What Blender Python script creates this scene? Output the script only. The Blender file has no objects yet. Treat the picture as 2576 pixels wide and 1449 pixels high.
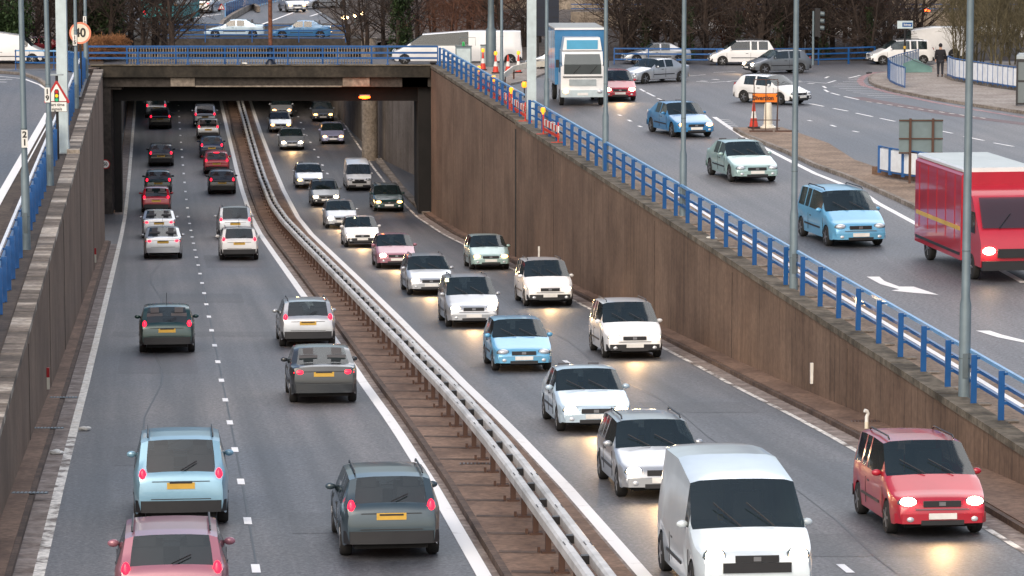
import bpy, math, random
import numpy as np
from mathutils import Vector, Matrix
R = math.radians
PI = math.pi
random.seed(7)
S = bpy.context.scene

# ---------------------------------------------------------------- camera, sky, sun, exposure
FPX, YH = 8700.0, 1090.0            # focal length in px of a 2576 px wide frame
TH = math.atan(YH / FPX)
CT, ST = math.cos(TH), math.sin(TH)
CAMH = 12.0
cam = bpy.data.cameras.new('camera'); camo = bpy.data.objects.new('camera', cam)
S.collection.objects.link(camo); S.camera = camo
cam.sensor_width = 36.0; cam.lens = 36.0 * FPX / 2576.0
cam.clip_start = 1.0; cam.clip_end = 3000.0
camo.location = (0, 0, CAMH); camo.rotation_euler = (PI / 2 - TH, 0, 0)

W = bpy.data.worlds.new('World'); S.world = W; W.use_nodes = True
nt = W.node_tree; bg = nt.nodes['Background']
sky = nt.nodes.new('ShaderNodeTexSky'); sky.sky_type = 'NISHITA'; sky.sun_disc = False
sky.sun_elevation = R(38); sky.sun_rotation = R(200); sky.air_density = 1.0; sky.dust_density = 5.0; sky.ozone_density = 1.0
nt.links.new(sky.outputs[0], bg.inputs[0]); bg.inputs[1].default_value = 0.13
sl = bpy.data.lights.new('sun', 'SUN'); sl.energy = 0.8; sl.angle = R(50); sl.color = (1.0, 0.95, 0.9)
so = bpy.data.objects.new('sun', sl); S.collection.objects.link(so)
so.rotation_euler = (R(52), 0, R(160)); so['kind'] = 'structure'
S.view_settings.view_transform = 'Standard'; S.view_settings.look = 'None'
S.view_settings.exposure = 0.65; S.view_settings.gamma = 1.0; S.view_settings.use_curve_mapping = False

# ---------------------------------------------------------------- heights of the place
ZR = [(20, 2.1), (40, .9), (70, -.9), (85, -1.87), (95, -2.57), (110, -3.51), (145, -5.6), (180, -7.7), (195, -8.4), (215, -8.8), (500, -8.8)]
def zroad(Y): return float(np.interp(Y, [a for a, b in ZR], [b for a, b in ZR]))
def sm(v, a, b):
    t = min(1, max(0, (v - a) / (b - a))); return t * t * (3 - 2 * t)
def zup(X, Y):                      # the upper level: roundabout and slip roads
    far = -1.2 * sm(Y, 226, 246) * (1 - sm(X, -2, 14))
    if X < -4 - .055 * Y: return 1.3 * (1 - sm(Y, 165, 197)) + far
    return far
def wallL(Y): return -3.27 - .0993 * Y
def wallR(Y): return 18.54 - .1176 * Y
def ray(x, y):
    a = (x - 1288) / FPX; b = (724.5 - y) / FPX
    return (a, CT + b * ST, -ST + b * CT)
def plane(x, y, z=0.0):
    d = ray(x, y); t = (z - CAMH) / d[2]; return Vector((d[0] * t, d[1] * t, z))
def hit(x, y, hf, dz=0.0):
    d = ray(x, y); lo, hi = 20.0, 900.0
    for i in range(50):
        m = (lo + hi) / 2; t = m / d[1]
        if CAMH + d[2] * t > hf(d[0] * t, m) + dz: lo = m
        else: hi = m
    t = lo / d[1]; return Vector((d[0] * t, lo, CAMH + d[2] * t - dz))
def onroad(x, y, dz=0.0): return hit(x, y, lambda X, Y: zroad(Y), dz)
def onup(x, y, dz=0.0): return hit(x, y, zup, dz)

LT = [40, 60, 70, 80, 100, 120, 140, 160, 180, 200, 230, 260, 290, 340, 420]
def tab(v):
    v = [v[0] - (v[1] - v[0]) / 10 * 20 if False else v[0] + (v[0] - v[1]) * 2.0] + v
    s = (v[-1] - v[-2]) / 30.0
    return v + [v[-1] + s * 50, v[-1] + s * 130]
T_edgeL = tab([-8.28, -9.3, -10.31, -12.34, -14.36, -16.38, -18.4, -20.43, -22.45, -25.5, -28.57, -31.65])
T_dash = tab([-4.56, -5.55, -6.55, -8.56, -10.6, -12.65, -14.72, -16.78, -18.85, -21.94, -25.0, -28.01])
T_edgeM = tab([-0.68, -1.61, -2.58, -4.62, -6.73, -8.88, -11.04, -13.18, -15.29, -18.38, -21.39, -24.39])
T_kerbM = tab([-0.42, -1.34, -2.3, -4.3, -6.39, -8.52, -10.67, -12.81, -14.91, -18.01, -21.02, -23.98])
T_edgeR = tab([2.05, 1.13, 0.17, -1.85, -3.96, -6.12, -8.31, -10.5, -12.66, -15.84, -18.92, -21.88])
T_edgeRR = tab([9.19, 8.39, 7.51, 5.54, 3.37, 1.08, -1.26, -3.61, -5.91, -9.19, -12.21, -14.93])
T_beam = tab([0.55, -0.3, -1.24, -3.26, -5.44, -7.66, -9.88, -12.06, -14.19, -17.24, -20.19, -23.12])
def tf(T):
    return lambda Y: float(np.interp(Y, LT, T))
edgeL, dashX, edgeM, kerbM, edgeR, edgeRR, beamX = map(tf, (T_edgeL, T_dash, T_edgeM, T_kerbM, T_edgeR, T_edgeRR, T_beam))

# ---------------------------------------------------------------- materials
MATS = {}
def newmat(name):
    m = bpy.data.materials.new(name); m.use_nodes = True; MATS[name] = m
    return m, m.node_tree, m.node_tree.nodes['Principled BSDF']
def L(nt, a, b): nt.links.new(a, b)
def noise(nt, scale, detail=4, sc=(1, 1, 1), rough=.6):
    tc = nt.nodes.new('ShaderNodeNewGeometry'); mp = nt.nodes.new('ShaderNodeMapping'); mp.inputs['Scale'].default_value = sc
    n = nt.nodes.new('ShaderNodeTexNoise'); n.inputs['Scale'].default_value = scale; n.inputs['Detail'].default_value = detail
    n.inputs['Roughness'].default_value = rough
    L(nt, tc.outputs['Position'], mp.inputs[0]); L(nt, mp.outputs[0], n.inputs['Vector']); return n
def ramp(nt, src, stops):
    r = nt.nodes.new('ShaderNodeValToRGB'); e = r.color_ramp.elements
    e[0].position, e[0].color = stops[0][0], (*stops[0][1], 1); e[1].position, e[1].color = stops[-1][0], (*stops[-1][1], 1)
    for p, c in stops[1:-1]:
        q = e.new(p); q.color = (*c, 1)
    L(nt, src, r.inputs[0]); return r
def mix(nt, a, b, fac=.5, mode='MULTIPLY'):
    m = nt.nodes.new('ShaderNodeMix'); m.data_type = 'RGBA'; m.blend_type = mode
    if isinstance(fac, (int, float)): m.inputs[0].default_value = fac
    else: L(nt, fac, m.inputs[0])
    for i, v in ((6, a), (7, b)):
        if isinstance(v, tuple): m.inputs[i].default_value = (*v, 1)
        else: L(nt, v, m.inputs[i])
    return m.outputs[2]
def bump(nt, p, src, strength=.3, dist=.02):
    b = nt.nodes.new('ShaderNodeBump'); b.inputs['Strength'].default_value = strength; b.inputs['Distance'].default_value = dist
    L(nt, src, b.inputs['Height']); L(nt, b.outputs[0], p.inputs['Normal'])
def noisy(name, c1, c2, scale=1.0, rough=.85, sc=(1, 1, 1), fine=None, lo=.35, hi=.65, bmp=.0, metal=0, c3=None):
    m, t, p = newmat(name)
    n = noise(t, scale, 5, sc)
    r = ramp(t, n.outputs[0], [(lo, c1), (hi, c2)] if c3 is None else [(lo, c1), ((lo + hi) / 2, c3), (hi, c2)])
    col = r.outputs[0]
    if fine:
        f = noise(t, fine, 3); rr = ramp(t, f.outputs[0], [(.3, (.6, .6, .6)), (.7, (1.25, 1.25, 1.25))])
        col = mix(t, col, rr.outputs[0], 1.0)
        if bmp: bump(t, p, f.outputs[0], bmp)
    L(t, col, p.inputs['Base Color']); p.inputs['Roughness'].default_value = rough; p.inputs['Metallic'].default_value = metal
    return m
def plain(name, c, rough=.5, metal=0, coat=0, var=.12):
    m, t, p = newmat(name)
    n = noise(t, 2.5, 4); r = ramp(t, n.outputs[0], [(.3, tuple(v * (1 - var) for v in c)), (.7, tuple(min(1, v * (1 + var)) for v in c))])
    L(t, r.outputs[0], p.inputs['Base Color']); p.inputs['Roughness'].default_value = rough; p.inputs['Metallic'].default_value = metal
    if coat: p.inputs['Coat Weight'].default_value = coat; p.inputs['Coat Roughness'].default_value = .06
    return m
def emis(name, c, s, base=None):
    m, t, p = newmat(name); p.inputs['Base Color'].default_value = (*(base or c), 1)
    p.inputs['Emission Color'].default_value = (*c, 1); p.inputs['Emission Strength'].default_value = s; p.inputs['Roughness'].default_value = .15
    return m

def asphalt(name, c1, c2, grain):
    m, t, p = newmat(name)
    g_ = t.nodes.new('ShaderNodeNewGeometry'); mr = t.nodes.new('ShaderNodeMapping'); mr.inputs['Rotation'].default_value = (0, 0, R(-6.1)); ms = t.nodes.new('ShaderNodeMapping'); ms.inputs['Scale'].default_value = (2.0, .035, .1)
    big = t.nodes.new('ShaderNodeTexNoise'); big.inputs['Scale'].default_value = .55; big.inputs['Detail'].default_value = 4; big.inputs['Roughness'].default_value = .55
    L(t, g_.outputs['Position'], mr.inputs[0]); L(t, mr.outputs[0], ms.inputs[0]); L(t, ms.outputs[0], big.inputs['Vector']); r = ramp(t, big.outputs[0], [(.34, c1), (.66, c2)])
    pat = noise(t, .09, 3, (1, .5, 1)); rp = ramp(t, pat.outputs[0], [(.35, (.70, .74, .80)), (.65, (1.42, 1.20, 1.04))])
    f = noise(t, grain, 2, (1, 1, 1), .8); rf = ramp(t, f.outputs[0], [(.28, (.32, .32, .33)), (.5, (1, 1, 1)), (.75, (2.1, 2.05, 2.0))])
    col = mix(t, mix(t, r.outputs[0], rp.outputs[0], 1.0), rf.outputs[0], 1.0)
    L(t, col, p.inputs['Base Color']); p.inputs['Roughness'].default_value = .55
    bump(t, p, f.outputs[0], .35, .01)
    return m
asphalt('asphalt', (.048, .056, .066), (.112, .122, .136), 14)
asphalt('asphalt_patch', (.040, .046, .054), (.080, .088, .098), 14); plain('tar', (.022, .023, .026), .4)
asphalt('asphalt_upper', (.066, .076, .092), (.102, .114, .132), 12)
noisy('asphalt_red', (.16, .115, .12), (.20, .15, .155), 1.5, .8, fine=12)
noisy('paint_white', (.62, .60, .57), (.86, .85, .83), 2.2, .6, lo=.25, hi=.4)
noisy('paint_bright', (.82, .82, .82), (.92, .92, .92), 2.2, .6)
noisy('paint_worn', (.16, .13, .11), (.78, .75, .69), 1.3, .7, sc=(1.5, 1, 1), lo=.40, hi=.52, fine=9)
noisy('paint_cream', (.62, .55, .44), (.80, .76, .68), 1.6, .7, lo=.3, hi=.5, fine=8)
noisy('paint_red', (.24, .13, .135), (.42, .25, .25), 2.0, .7, fine=10)
noisy('dirt', (.05, .036, .027), (.10, .074, .055), .6, .95, fine=6, bmp=.4)
noisy('verge', (.21, .15, .105), (.34, .25, .18), .7, .95, fine=9, bmp=.3)
noisy('pavement', (.27, .23, .20), (.38, .34, .30), .7, .9, fine=7, bmp=.2)
noisy('brown_concrete', (.13, .076, .050), (.25, .158, .108), .8, .9, sc=(1, .6, 1), fine=7, bmp=.25)
noisy('kerb_dark', (.06, .037, .027), (.13, .085, .062), 1.2, .9, fine=8)
noisy('kerb_grey', (.16, .13, .10), (.32, .28, .24), 1.0, .9, fine=8)
noisy('gravel_strip', (.17, .13, .11), (.34, .29, .26), 1.6, .95, fine=6, bmp=.4)
noisy('coping', (.085, .066, .05), (.48, .42, .35), .5, .9, sc=(.4, 1.6, 1), fine=7, lo=.40, hi=.62, c3=(.20, .16, .125), bmp=.3)
noisy('coping_moss', (.055, .045, .03), (.21, .18, .135), .9, .95, fine=6, bmp=.4)
noisy('deck_dark', (.016, .014, .010), (.048, .040, .030), .8, .9, sc=(1, 1, .6), fine=5)
noisy('deck_mid', (.040, .034, .029), (.066, .057, .050), 1.0, .9, fine=5)
noisy('deck_pale', (.20, .165, .13), (.30, .26, .215), 1.2, .9, fine=5)
noisy('beam_shaded', (.005, .005, .005), (.010, .009, .009), 1.0, .9)  # shade under the bridge is put into this near-black colour
def wallmat(name, a, b, streakdark):
    m, t, p = newmat(name)
    base = noise(t, .22, 4); r = ramp(t, base.outputs[0], [(.3, a), (.7, b)])
    st = noise(t, 3.0, 6, (1, 1, .05), .72); rs = ramp(t, st.outputs[0], [(.34, streakdark), (.50, (1, 1, 1)), (.72, (1.16, 1.14, 1.10))])
    st2 = noise(t, 9, 3, (1, 1, .03), .6); rs2 = ramp(t, st2.outputs[0], [(.34, (.45, .45, .45)), (.42, (1, 1, 1))])
    f = noise(t, 6, 3); rf = ramp(t, f.outputs[0], [(.3, (.8, .8, .8)), (.7, (1.15, 1.15, 1.15))])
    bl_ = noise(t, .28, 5, (1, 1, 1.2), .6); rb_ = ramp(t, bl_.outputs[0], [(.36, (.72, .70, .68)), (.55, (1, 1, 1)), (.75, (1.12, 1.1, 1.07))])
    col = mix(t, mix(t, mix(t, mix(t, r.outputs[0], rs.outputs[0], .85), rs2.outputs[0], .75), rf.outputs[0], 1.0), rb_.outputs[0], 1.0)
    L(t, col, p.inputs['Base Color']); p.inputs['Roughness'].default_value = .92; bump(t, p, st2.outputs[0], .15, .02)
    return m
wallmat('wall_brown', (.14, .086, .057), (.22, .146, .100), (.66, .63, .61))
wallmat('wall_ribbed', (.13, .11, .095), (.20, .175, .155), (.45, .42, .40))
plain('blue_paint', (.008, .085, .27), .4, 0, .25)
plain('blue_pale', (.16, .36, .62), .4, 0, .2)
plain('panel_white', (.72, .76, .80), .45)
plain('galv', (.17, .225, .255), .45, .25)
plain('galv_dark', (.115, .15, .165), .5, .2)
plain('galv_pale', (.50, .60, .63), .4, .1)
noisy('steel_beam', (.36, .355, .34), (.64, .63, .61), .8, .5, metal=.1, lo=.3, hi=.6)
noisy('rust', (.12, .045, .025), (.22, .085, .045), 4, .85, fine=9)
plain('rust_post', (.085, .045, .032), .8)
plain('black', (.012, .012, .014), .5)
plain('rubber', (.015, .015, .015), .8)
plain('rim', (.32, .33, .35), .3, .8)
plain('trim', (.02, .021, .024), .45)
plain('underbody', (.008, .008, .008), .9)
plain('navy', (.006, .012, .028), .4)
plain('grey_box', (.33, .38, .40), .5)
plain('sign_white', (.78, .78, .74), .4)
plain('sign_cream', (.72, .68, .55), .4)
plain('sign_red', (.42, .015, .02), .4)
plain('sign_salmon', (.72, .24, .14), .4)
plain('sign_back', (.15, .205, .22), .5, .1)
plain('sign_orange', (.85, .20, .01), .4)
plain('cone_red', (.62, .05, .025), .5)
plain('cone_white', (.75, .75, .72), .5)
plain('teal', (.03, .30, .31), .4)
plain('tile_teal', (.16, .30, .28), .4)
plain('plate_yellow', (.62, .38, .06), .4)
plain('plate_white', (.75, .75, .72), .4)
plain('bollard', (.82, .76, .62), .4)
plain('cloth_black', (.012, .012, .016), .9)
plain('cloth_jeans', (.02, .022, .03), .9)
plain('skin', (.40, .24, .17), .6)
plain('hair', (.02, .018, .02), .8)
plain('litter', (.7, .7, .66), .7)
plain('cardboard', (.45, .25, .13), .8)
noisy('bark', (.020, .014, .012), (.060, .042, .033), 3, .95)
noisy('bark_red', (.075, .033, .020), (.155, .072, .045), 3, .95)
noisy('bark_green', (.075, .065, .035), (.14, .12, .07), 3, .95)
noisy('twig_orange', (.19, .085, .035), (.32, .155, .07), 3, .95)
noisy('leaf_dark', (.014, .035, .012), (.045, .085, .025), 2.5, .7)
noisy('leaf_ivy', (.012, .026, .008), (.032, .065, .016), 2.5, .7)
noisy('leaf_litter', (.022, .015, .012), (.05, .034, .026), .5, .95, fine=4)
noisy('stone_far', (.20, .16, .12), (.33, .28, .22), .8, .9, fine=3)
noisy('grime', (.045, .032, .026), (.09, .065, .05), 1.1, .95, fine=5)
noisy('grass', (.05, .06, .03), (.10, .10, .06), 1.4, .95)
m, t, p = newmat('glass'); p.inputs['Base Color'].default_value = (.02, .034, .038, 1); p.inputs['Roughness'].default_value = .05; p.inputs['IOR'].default_value = 2.1
tr = t.nodes.new('ShaderNodeBsdfTransparent'); tr.inputs[0].default_value = (.55, .62, .62, 1); mx = t.nodes.new('ShaderNodeMixShader'); mx.inputs[0].default_value = .55
L(t, tr.outputs[0], mx.inputs[1]); L(t, p.outputs[0], mx.inputs[2]); L(t, mx.outputs[0], t.nodes['Material Output'].inputs[0])
plain('upholstery', (.10, .10, .11), .8); plain('dashboard', (.03, .03, .032), .6)
m, t, p = newmat('booth_glass'); p.inputs['Base Color'].default_value = (.16, .19, .2, 1); p.inputs['Roughness'].default_value = .1
emis('head_on', (1, .74, .44), 22, (.9, .9, .9)); emis('head_amber', (1, .42, .10), 7, (.8, .6, .4)); emis('tail_on', (1, .008, .03), 2.6, (.5, .01, .02))
emis('orange_lamp', (1, .07, .006), 8); emis('far_lamp', (1, .62, .28), 18); emis('beacon', (1, .36, .02), .9, (.9, .35, .03))
emis('led_red', (1, .03, .02), .6); emis('led_green', (.02, .5, .15), .3); emis('sig_red', (.5, .02, .02), .02); emis('sig_yellow', (.9, .65, .02), .02); emis('sig_green', (.03, .45, .2), .02)
plain('headlamp_off', (.62, .66, .70), .12, .3); plain('tail_off', (.25, .01, .015), .2)
def paint(name, c, metal=.3):
    m, t, p = newmat('body_' + name)
    n = noise(t, 1.1, 5); r = ramp(t, n.outputs[0], [(.3, tuple(v * .88 for v in c)), (.7, tuple(min(1, v * 1.05) for v in c))])
    L(t, r.outputs[0], p.inputs['Base Color']); p.inputs['Metallic'].default_value = metal; p.inputs['Roughness'].default_value = .32
    p.inputs['Coat Weight'].default_value = .8; p.inputs['Coat Roughness'].default_value = .07
paint('white', (.80, .81, .81), 0); paint('silver', (.50, .53, .56), .55); paint('dkgreen', (.012, .05, .05)); paint('teal', (.03, .15, .15)); paint('black', (.014, .016, .022), .1)
paint('navy', (.015, .03, .07)); paint('red', (.36, .012, .03), .1); paint('crimson', (.46, .015, .035), .05); paint('pink', (.40, .17, .22), .2); paint('ltblue', (.25, .46, .60), .3)
paint('blue', (.04, .21, .44), .2); paint('cyan', (.10, .42, .66), .2); paint('bluegrey', (.16, .25, .32), .4); paint('grey', (.16, .18, .20), .4); paint('lilac', (.34, .36, .55), .3)
paint('palegreen', (.36, .52, .50), .3); paint('midblue', (.05, .18, .36), .2); paint('dkgrey', (.035, .042, .048), .3); paint('slate', (.045, .075, .095), .3); paint('skyblue', (.14, .42, .66), .2); paint('icewhite', (.66, .75, .80), .1)
paint('paleblue', (.52, .66, .76), .15)

# ---------------------------------------------------------------- mesh helpers
def tag(o, label=None, cat=None, group=None, kind=None):
    if label: o['label'] = label
    if cat: o['category'] = cat
    if group: o['group'] = group
    if kind: o['kind'] = kind
    return o
def thing(name, loc, rz, label, cat, group=None):
    o = bpy.data.objects.new(name, None); S.collection.objects.link(o); o.empty_display_size = .3
    o.location = loc; o.rotation_euler = (0, 0, rz); return tag(o, label, cat, group)
class MB:
    def __init__(s): s.v = []; s.f = []
    def add(s, v, f):
        b = len(s.v); s.v += [tuple(p) for p in v]; s.f += [tuple(i + b for i in q) for q in f]; return s
    def box(s, c, d, rz=0, taper=1.0, M=None):
        v = []
        for z in (-1, 1):
            k = taper if z > 0 else 1
            for x, y in ((-1, -1), (1, -1), (1, 1), (-1, 1)):
                p = Vector((x * d[0] / 2 * k, y * d[1] / 2 * k, z * d[2] / 2))
                if M: p = M @ p
                if rz: p = Matrix.Rotation(rz, 3, 'Z') @ p
                v.append(p + Vector(c))
        return s.add(v, [(3, 2, 1, 0), (4, 5, 6, 7), (0, 1, 5, 4), (1, 2, 6, 5), (2, 3, 7, 6), (3, 0, 4, 7)])
    def tube(s, pts, rad, n=8, cap=True):
        pts = [Vector(p) for p in pts]
        if not hasattr(rad, '__len__'): rad = [rad] * len(pts)
        b = len(s.v); k = len(pts)
        for i, p in enumerate(pts):
            d = (pts[min(i + 1, k - 1)] - pts[max(i - 1, 0)]).normalized()
            u = d.cross(Vector((0, 0, 1)) if abs(d.z) < .9 else Vector((1, 0, 0))).normalized(); w = d.cross(u)
            for j in range(n):
                a = 2 * PI * j / n + PI / n; s.v.append(tuple(p + (u * math.cos(a) + w * math.sin(a)) * rad[i]))
        for i in range(k - 1):
            for j in range(n):
                a0 = b + i * n + j; a1 = b + i * n + (j + 1) % n; s.f.append((a0, a0 + n, a1 + n, a1))
        if cap:
            s.f.append(tuple(b + j for j in range(n))); s.f.append(tuple(b + (k - 1) * n + j for j in reversed(range(n))))
        return s
    def sweep(s, pts, prof):
        """closed profile [(side, up)] swept along a mostly horizontal line"""
        pts = [Vector(p) for p in pts]; b = len(s.v); n = len(prof); k = len(pts)
        for i, p in enumerate(pts):
            d = (pts[min(i + 1, k - 1)] - pts[max(i - 1, 0)]); d.z = 0; d.normalize(); r = Vector((d.y, -d.x, 0))
            for a, u in prof: s.v.append(tuple(p + r * a + Vector((0, 0, u))))
        for i in range(k - 1):
            for j in range(n):
                a0 = b + i * n + j; a1 = b + i * n + (j + 1) % n; s.f.append((a0, a1, a1 + n, a0 + n))
        s.f.append(tuple(b + j for j in reversed(range(n)))); s.f.append(tuple(b + (k - 1) * n + j for j in range(n)))
        return s
    def lathe(s, prof, n=16, c=(0, 0, 0)):
        b = len(s.v); k = len(prof)
        for r, z in prof:
            for j in range(n):
                a = 2 * PI * j / n; s.v.append((c[0] + r * math.cos(a), c[1] + r * math.sin(a), c[2] + z))
        for i in range(k - 1):
            for j in range(n):
                a0 = b + i * n + j; a1 = b + i * n + (j + 1) % n; s.f.append((a0, a1, a1 + n, a0 + n))
        s.f.append(tuple(b + j for j in reversed(range(n)))); s.f.append(tuple(b + (k - 1) * n + j for j in range(n)))
        return s
    def ell(s, c, d, n=10, m=6):
        b = len(s.v)
        for i in range(m + 1):
            t = PI * i / m
            for j in range(n):
                a = 2 * PI * j / n
                s.v.append((c[0] + d[0] * math.sin(t) * math.cos(a), c[1] + d[1] * math.sin(t) * math.sin(a), c[2] + d[2] * math.cos(t)))
        for i in range(m):
            for j in range(n):
                a0 = b + i * n + j; a1 = b + i * n + (j + 1) % n; s.f.append((a0, a0 + n, a1 + n, a1))
        return s
    def poly(s, pts, h=0):
        """horizontal polygon sheet, or a slab of thickness h below it"""
        n = len(pts); b = len(s.v); s.v += [tuple(p) for p in pts]; s.f.append(tuple(range(b, b + n)))
        if h:
            s.v += [(p[0], p[1], p[2] - h) for p in pts]; s.f.append(tuple(b + n + i for i in reversed(range(n))))
            for i in range(n):
                j = (i + 1) % n; s.f.append((b + i, b + n + i, b + n + j, b + j))
        return s
    def strip(s, A, B):
        b = len(s.v); n = len(A)
        for p, q in zip(A, B): s.v += [tuple(p), tuple(q)]
        for i in range(n - 1): s.f.append((b + 2 * i, b + 2 * i + 1, b + 2 * i + 3, b + 2 * i + 2))
        return s
    def disc(s, c, r, y, n=24):           # upright disc facing -Y
        b = len(s.v)
        for j in range(n):
            a = 2 * PI * j / n; s.v.append((c[0] + r * math.cos(a), y, c[1] + r * math.sin(a)))
        s.f.append(tuple(b + j for j in range(n))); return s
    def mesh(s, name, m, smooth=False, off=None):
        me = bpy.data.meshes.new(name)
        v = s.v if off is None else [(a - off[0], b - off[1], c - off[2]) for a, b, c in s.v]
        me.from_pydata(v, [], s.f); me.validate(); me.update()
        import bmesh
        if len(s.f) < 60000:
            bm = bmesh.new(); bm.from_mesh(me); bmesh.ops.recalc_face_normals(bm, faces=bm.faces); bm.to_mesh(me); bm.free()
        me.materials.append(MATS[m])
        if smooth: me.shade_smooth(); me.set_sharp_from_angle(angle=R(42))
        return me
    def build(s, name, m, parent=None, smooth=False, world=False):
        off = tuple(parent.location) if (world and parent) else None
        o = bpy.data.objects.new(name, s.mesh(name, m, smooth, off)); S.collection.objects.link(o)
        if parent: o.parent = parent
        return o
def struct(o, kind='structure'): o['kind'] = kind; return o
def inst(name, me, parent, loc=(0, 0, 0), rz=0, sc=None):
    o = bpy.data.objects.new(name, me); S.collection.objects.link(o); o.parent = parent; o.location = loc; o.rotation_euler = (0, 0, rz)
    if sc: o.scale = sc
    return o
def copy_tree(o, parent=None):
    c = o.copy(); S.collection.objects.link(c); c.parent = parent
    for ch in o.children: copy_tree(ch, c)
    return c
def text(s, size, mt, parent, loc, rot=(PI / 2, 0, 0), name='lettering', bold=.0, sx=1.0):
    cu = bpy.data.curves.new('t', 'FONT'); cu.body = s; cu.size = size; cu.align_x = 'CENTER'; cu.align_y = 'CENTER'; cu.offset = bold; cu.extrude = .002
    o = bpy.data.objects.new('t', cu); S.collection.objects.link(o); bpy.context.view_layer.update()
    me = bpy.data.meshes.new_from_object(o.evaluated_get(bpy.context.evaluated_depsgraph_get())); bpy.data.objects.remove(o)
    me.name = name; me.materials.clear(); me.materials.append(MATS[mt])
    q = bpy.data.objects.new(name, me); S.collection.objects.link(q); q.parent = parent; q.location = loc; q.rotation_euler = rot; q.scale = (sx, 1, 1)
    return q
def yr(a, b, st): 
    n = max(1, int(round((b - a) / st))); return [a + (b - a) * i / n for i in range(n + 1)]

# ================================================================= SETTING
# the ground: one sheet on each side of the cutting, one beyond it, all reaching far out
def ground_strip(fa, fb, Ys, cols):
    g = MB(); rows = []
    for Y in Ys:
        a, b = fa(Y), fb(Y); row = []
        for i in range(cols + 1):
            X = a + (b - a) * i / cols; row.append((X, Y, zup(X if abs(X - b) > 1e-6 or b > a else X, Y)))
        rows.append(row)
    n = cols + 1
    v = [p for r in rows for p in r]; f = []
    for i in range(len(rows) - 1):
        for j in range(cols): f.append((i * n + j, i * n + j + 1, (i + 1) * n + j + 1, (i + 1) * n + j))
    return g.add(v, f)
Ys = yr(5, 165, 10) + yr(169, 197, 4) + yr(201, 226, 5) + yr(230, 250, 4) + [262, 274, 300, 380]
def Lx(Y):
    if Y <= 171.2: return wallL(Y) - .02
    return -23.42 if Y < 197 else wallL(Y) - .5
YL = sorted(set(Ys + [171.0, 171.3, 196.9, 197.1]))
def leftz_fix(o):
    for v in o.data.vertices:
        X, Y = v.co.x, v.co.y
        v.co.z = 1.3 * (1 - sm(Y, 165, 197)) - 1.2 * sm(Y, 226, 246)
    o.data.update()
g1 = ground_strip(lambda Y: -260, Lx, YL, 24).build('ground', 'dirt'); leftz_fix(g1); struct(g1)
def Rx(Y):
    P = [(0, wallR(0)), (197, wallR(197)), (207, -5.0), (211, -2.0), (219, -2.5), (225, -6.3), (239, -9.3), (262, -12.2), (380, -27)]
    return float(np.interp(Y, [a for a, b in P], [b for a, b in P]))
YR_ = sorted(set(Ys + [207, 211, 219, 225, 239]))
g2 = ground_strip(lambda Y: Rx(Y) + .02, lambda Y: 260, YR_, 26).build('ground', 'dirt'); struct(g2)
far = MB(); far.poly([(-900, 380, -1.2), (900, 380, -1.2), (900, 1500, -1.2), (-900, 1500, -1.2)]); struct(far.build('ground', 'dirt'))
side = MB(); side.poly([(-900, -60, 1.28), (-260, -60, 1.28), (-260, 380, -1.2), (-900, 380, -1.2)]); side.poly([(260, -60, 0), (900, -60, 0), (900, 380, -.02), (260, 380, -.02)]); struct(side.build('ground', 'dirt'))

# the sunken road
Yr = yr(20, 60, 10) + yr(65, 240, 5) + yr(250, 420, 10)
def rd(fa, fb, dz, Ys=Yr):
    A = [(fa(Y), Y, zroad(Y) + dz) for Y in Ys]; B = [(fb(Y), Y, zroad(Y) + dz) for Y in Ys]; return MB().strip(A, B)
rl = lambda Y: (wallL(Y) - .4) if Y < 170 else (-28.0 if Y < 197 else wallL(Y) - .6)
rr_ = lambda Y: max(wallR(Y) + .3, Rx(Y) + .5)
Yx = sorted(set(Yr + [170.0, 170.1, 196.9, 197.1, 207, 211, 219, 225, 239]))
struct(rd(rl, rr_, 0, Yx).build('road', 'asphalt'))
Yc = yr(40, 300, 5)
# painted lines
struct(rd(lambda Y: edgeL(Y) - .10, lambda Y: edgeL(Y) + .10, .010, yr(80, 300, 5)).build('road_marking', 'paint_cream'))
struct(rd(lambda Y: edgeL(Y) - .10, lambda Y: edgeL(Y) + .10, .010, yr(40, 80, 5)).build('road_marking', 'paint_worn'))
struct(rd(lambda Y: edgeM(Y) - .14, lambda Y: edgeM(Y) + .12, .010, Yc).build('road_marking', 'paint_white'))
struct(rd(lambda Y: edgeR(Y) - .14, lambda Y: edgeR(Y) + .12, .010, Yc).build('road_marking', 'paint_white'))
struct(rd(lambda Y: edgeRR(Y) - .08, lambda Y: edgeRR(Y) + .06, .010, yr(40, 300, 5)).build('road_marking', 'paint_worn'))
d = MB()
Y = 45.6
while Y < 300:
    d.strip([(dashX(q) - .075, q, zroad(q) + .010) for q in (Y, Y + 1.0)], [(dashX(q) + .075, q, zroad(q) + .010) for q in (Y, Y + 1.0)])
    x2 = lambda q: (edgeR(q) + edgeRR(q)) / 2
    d.strip([(x2(q) - .075, q, zroad(q) + .010) for q in (Y, Y + 1.0)], [(x2(q) + .075, q, zroad(q) + .010) for q in (Y, Y + 1.0)])
    Y += 6.22
struct(d.build('road_marking', 'paint_bright'))
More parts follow.
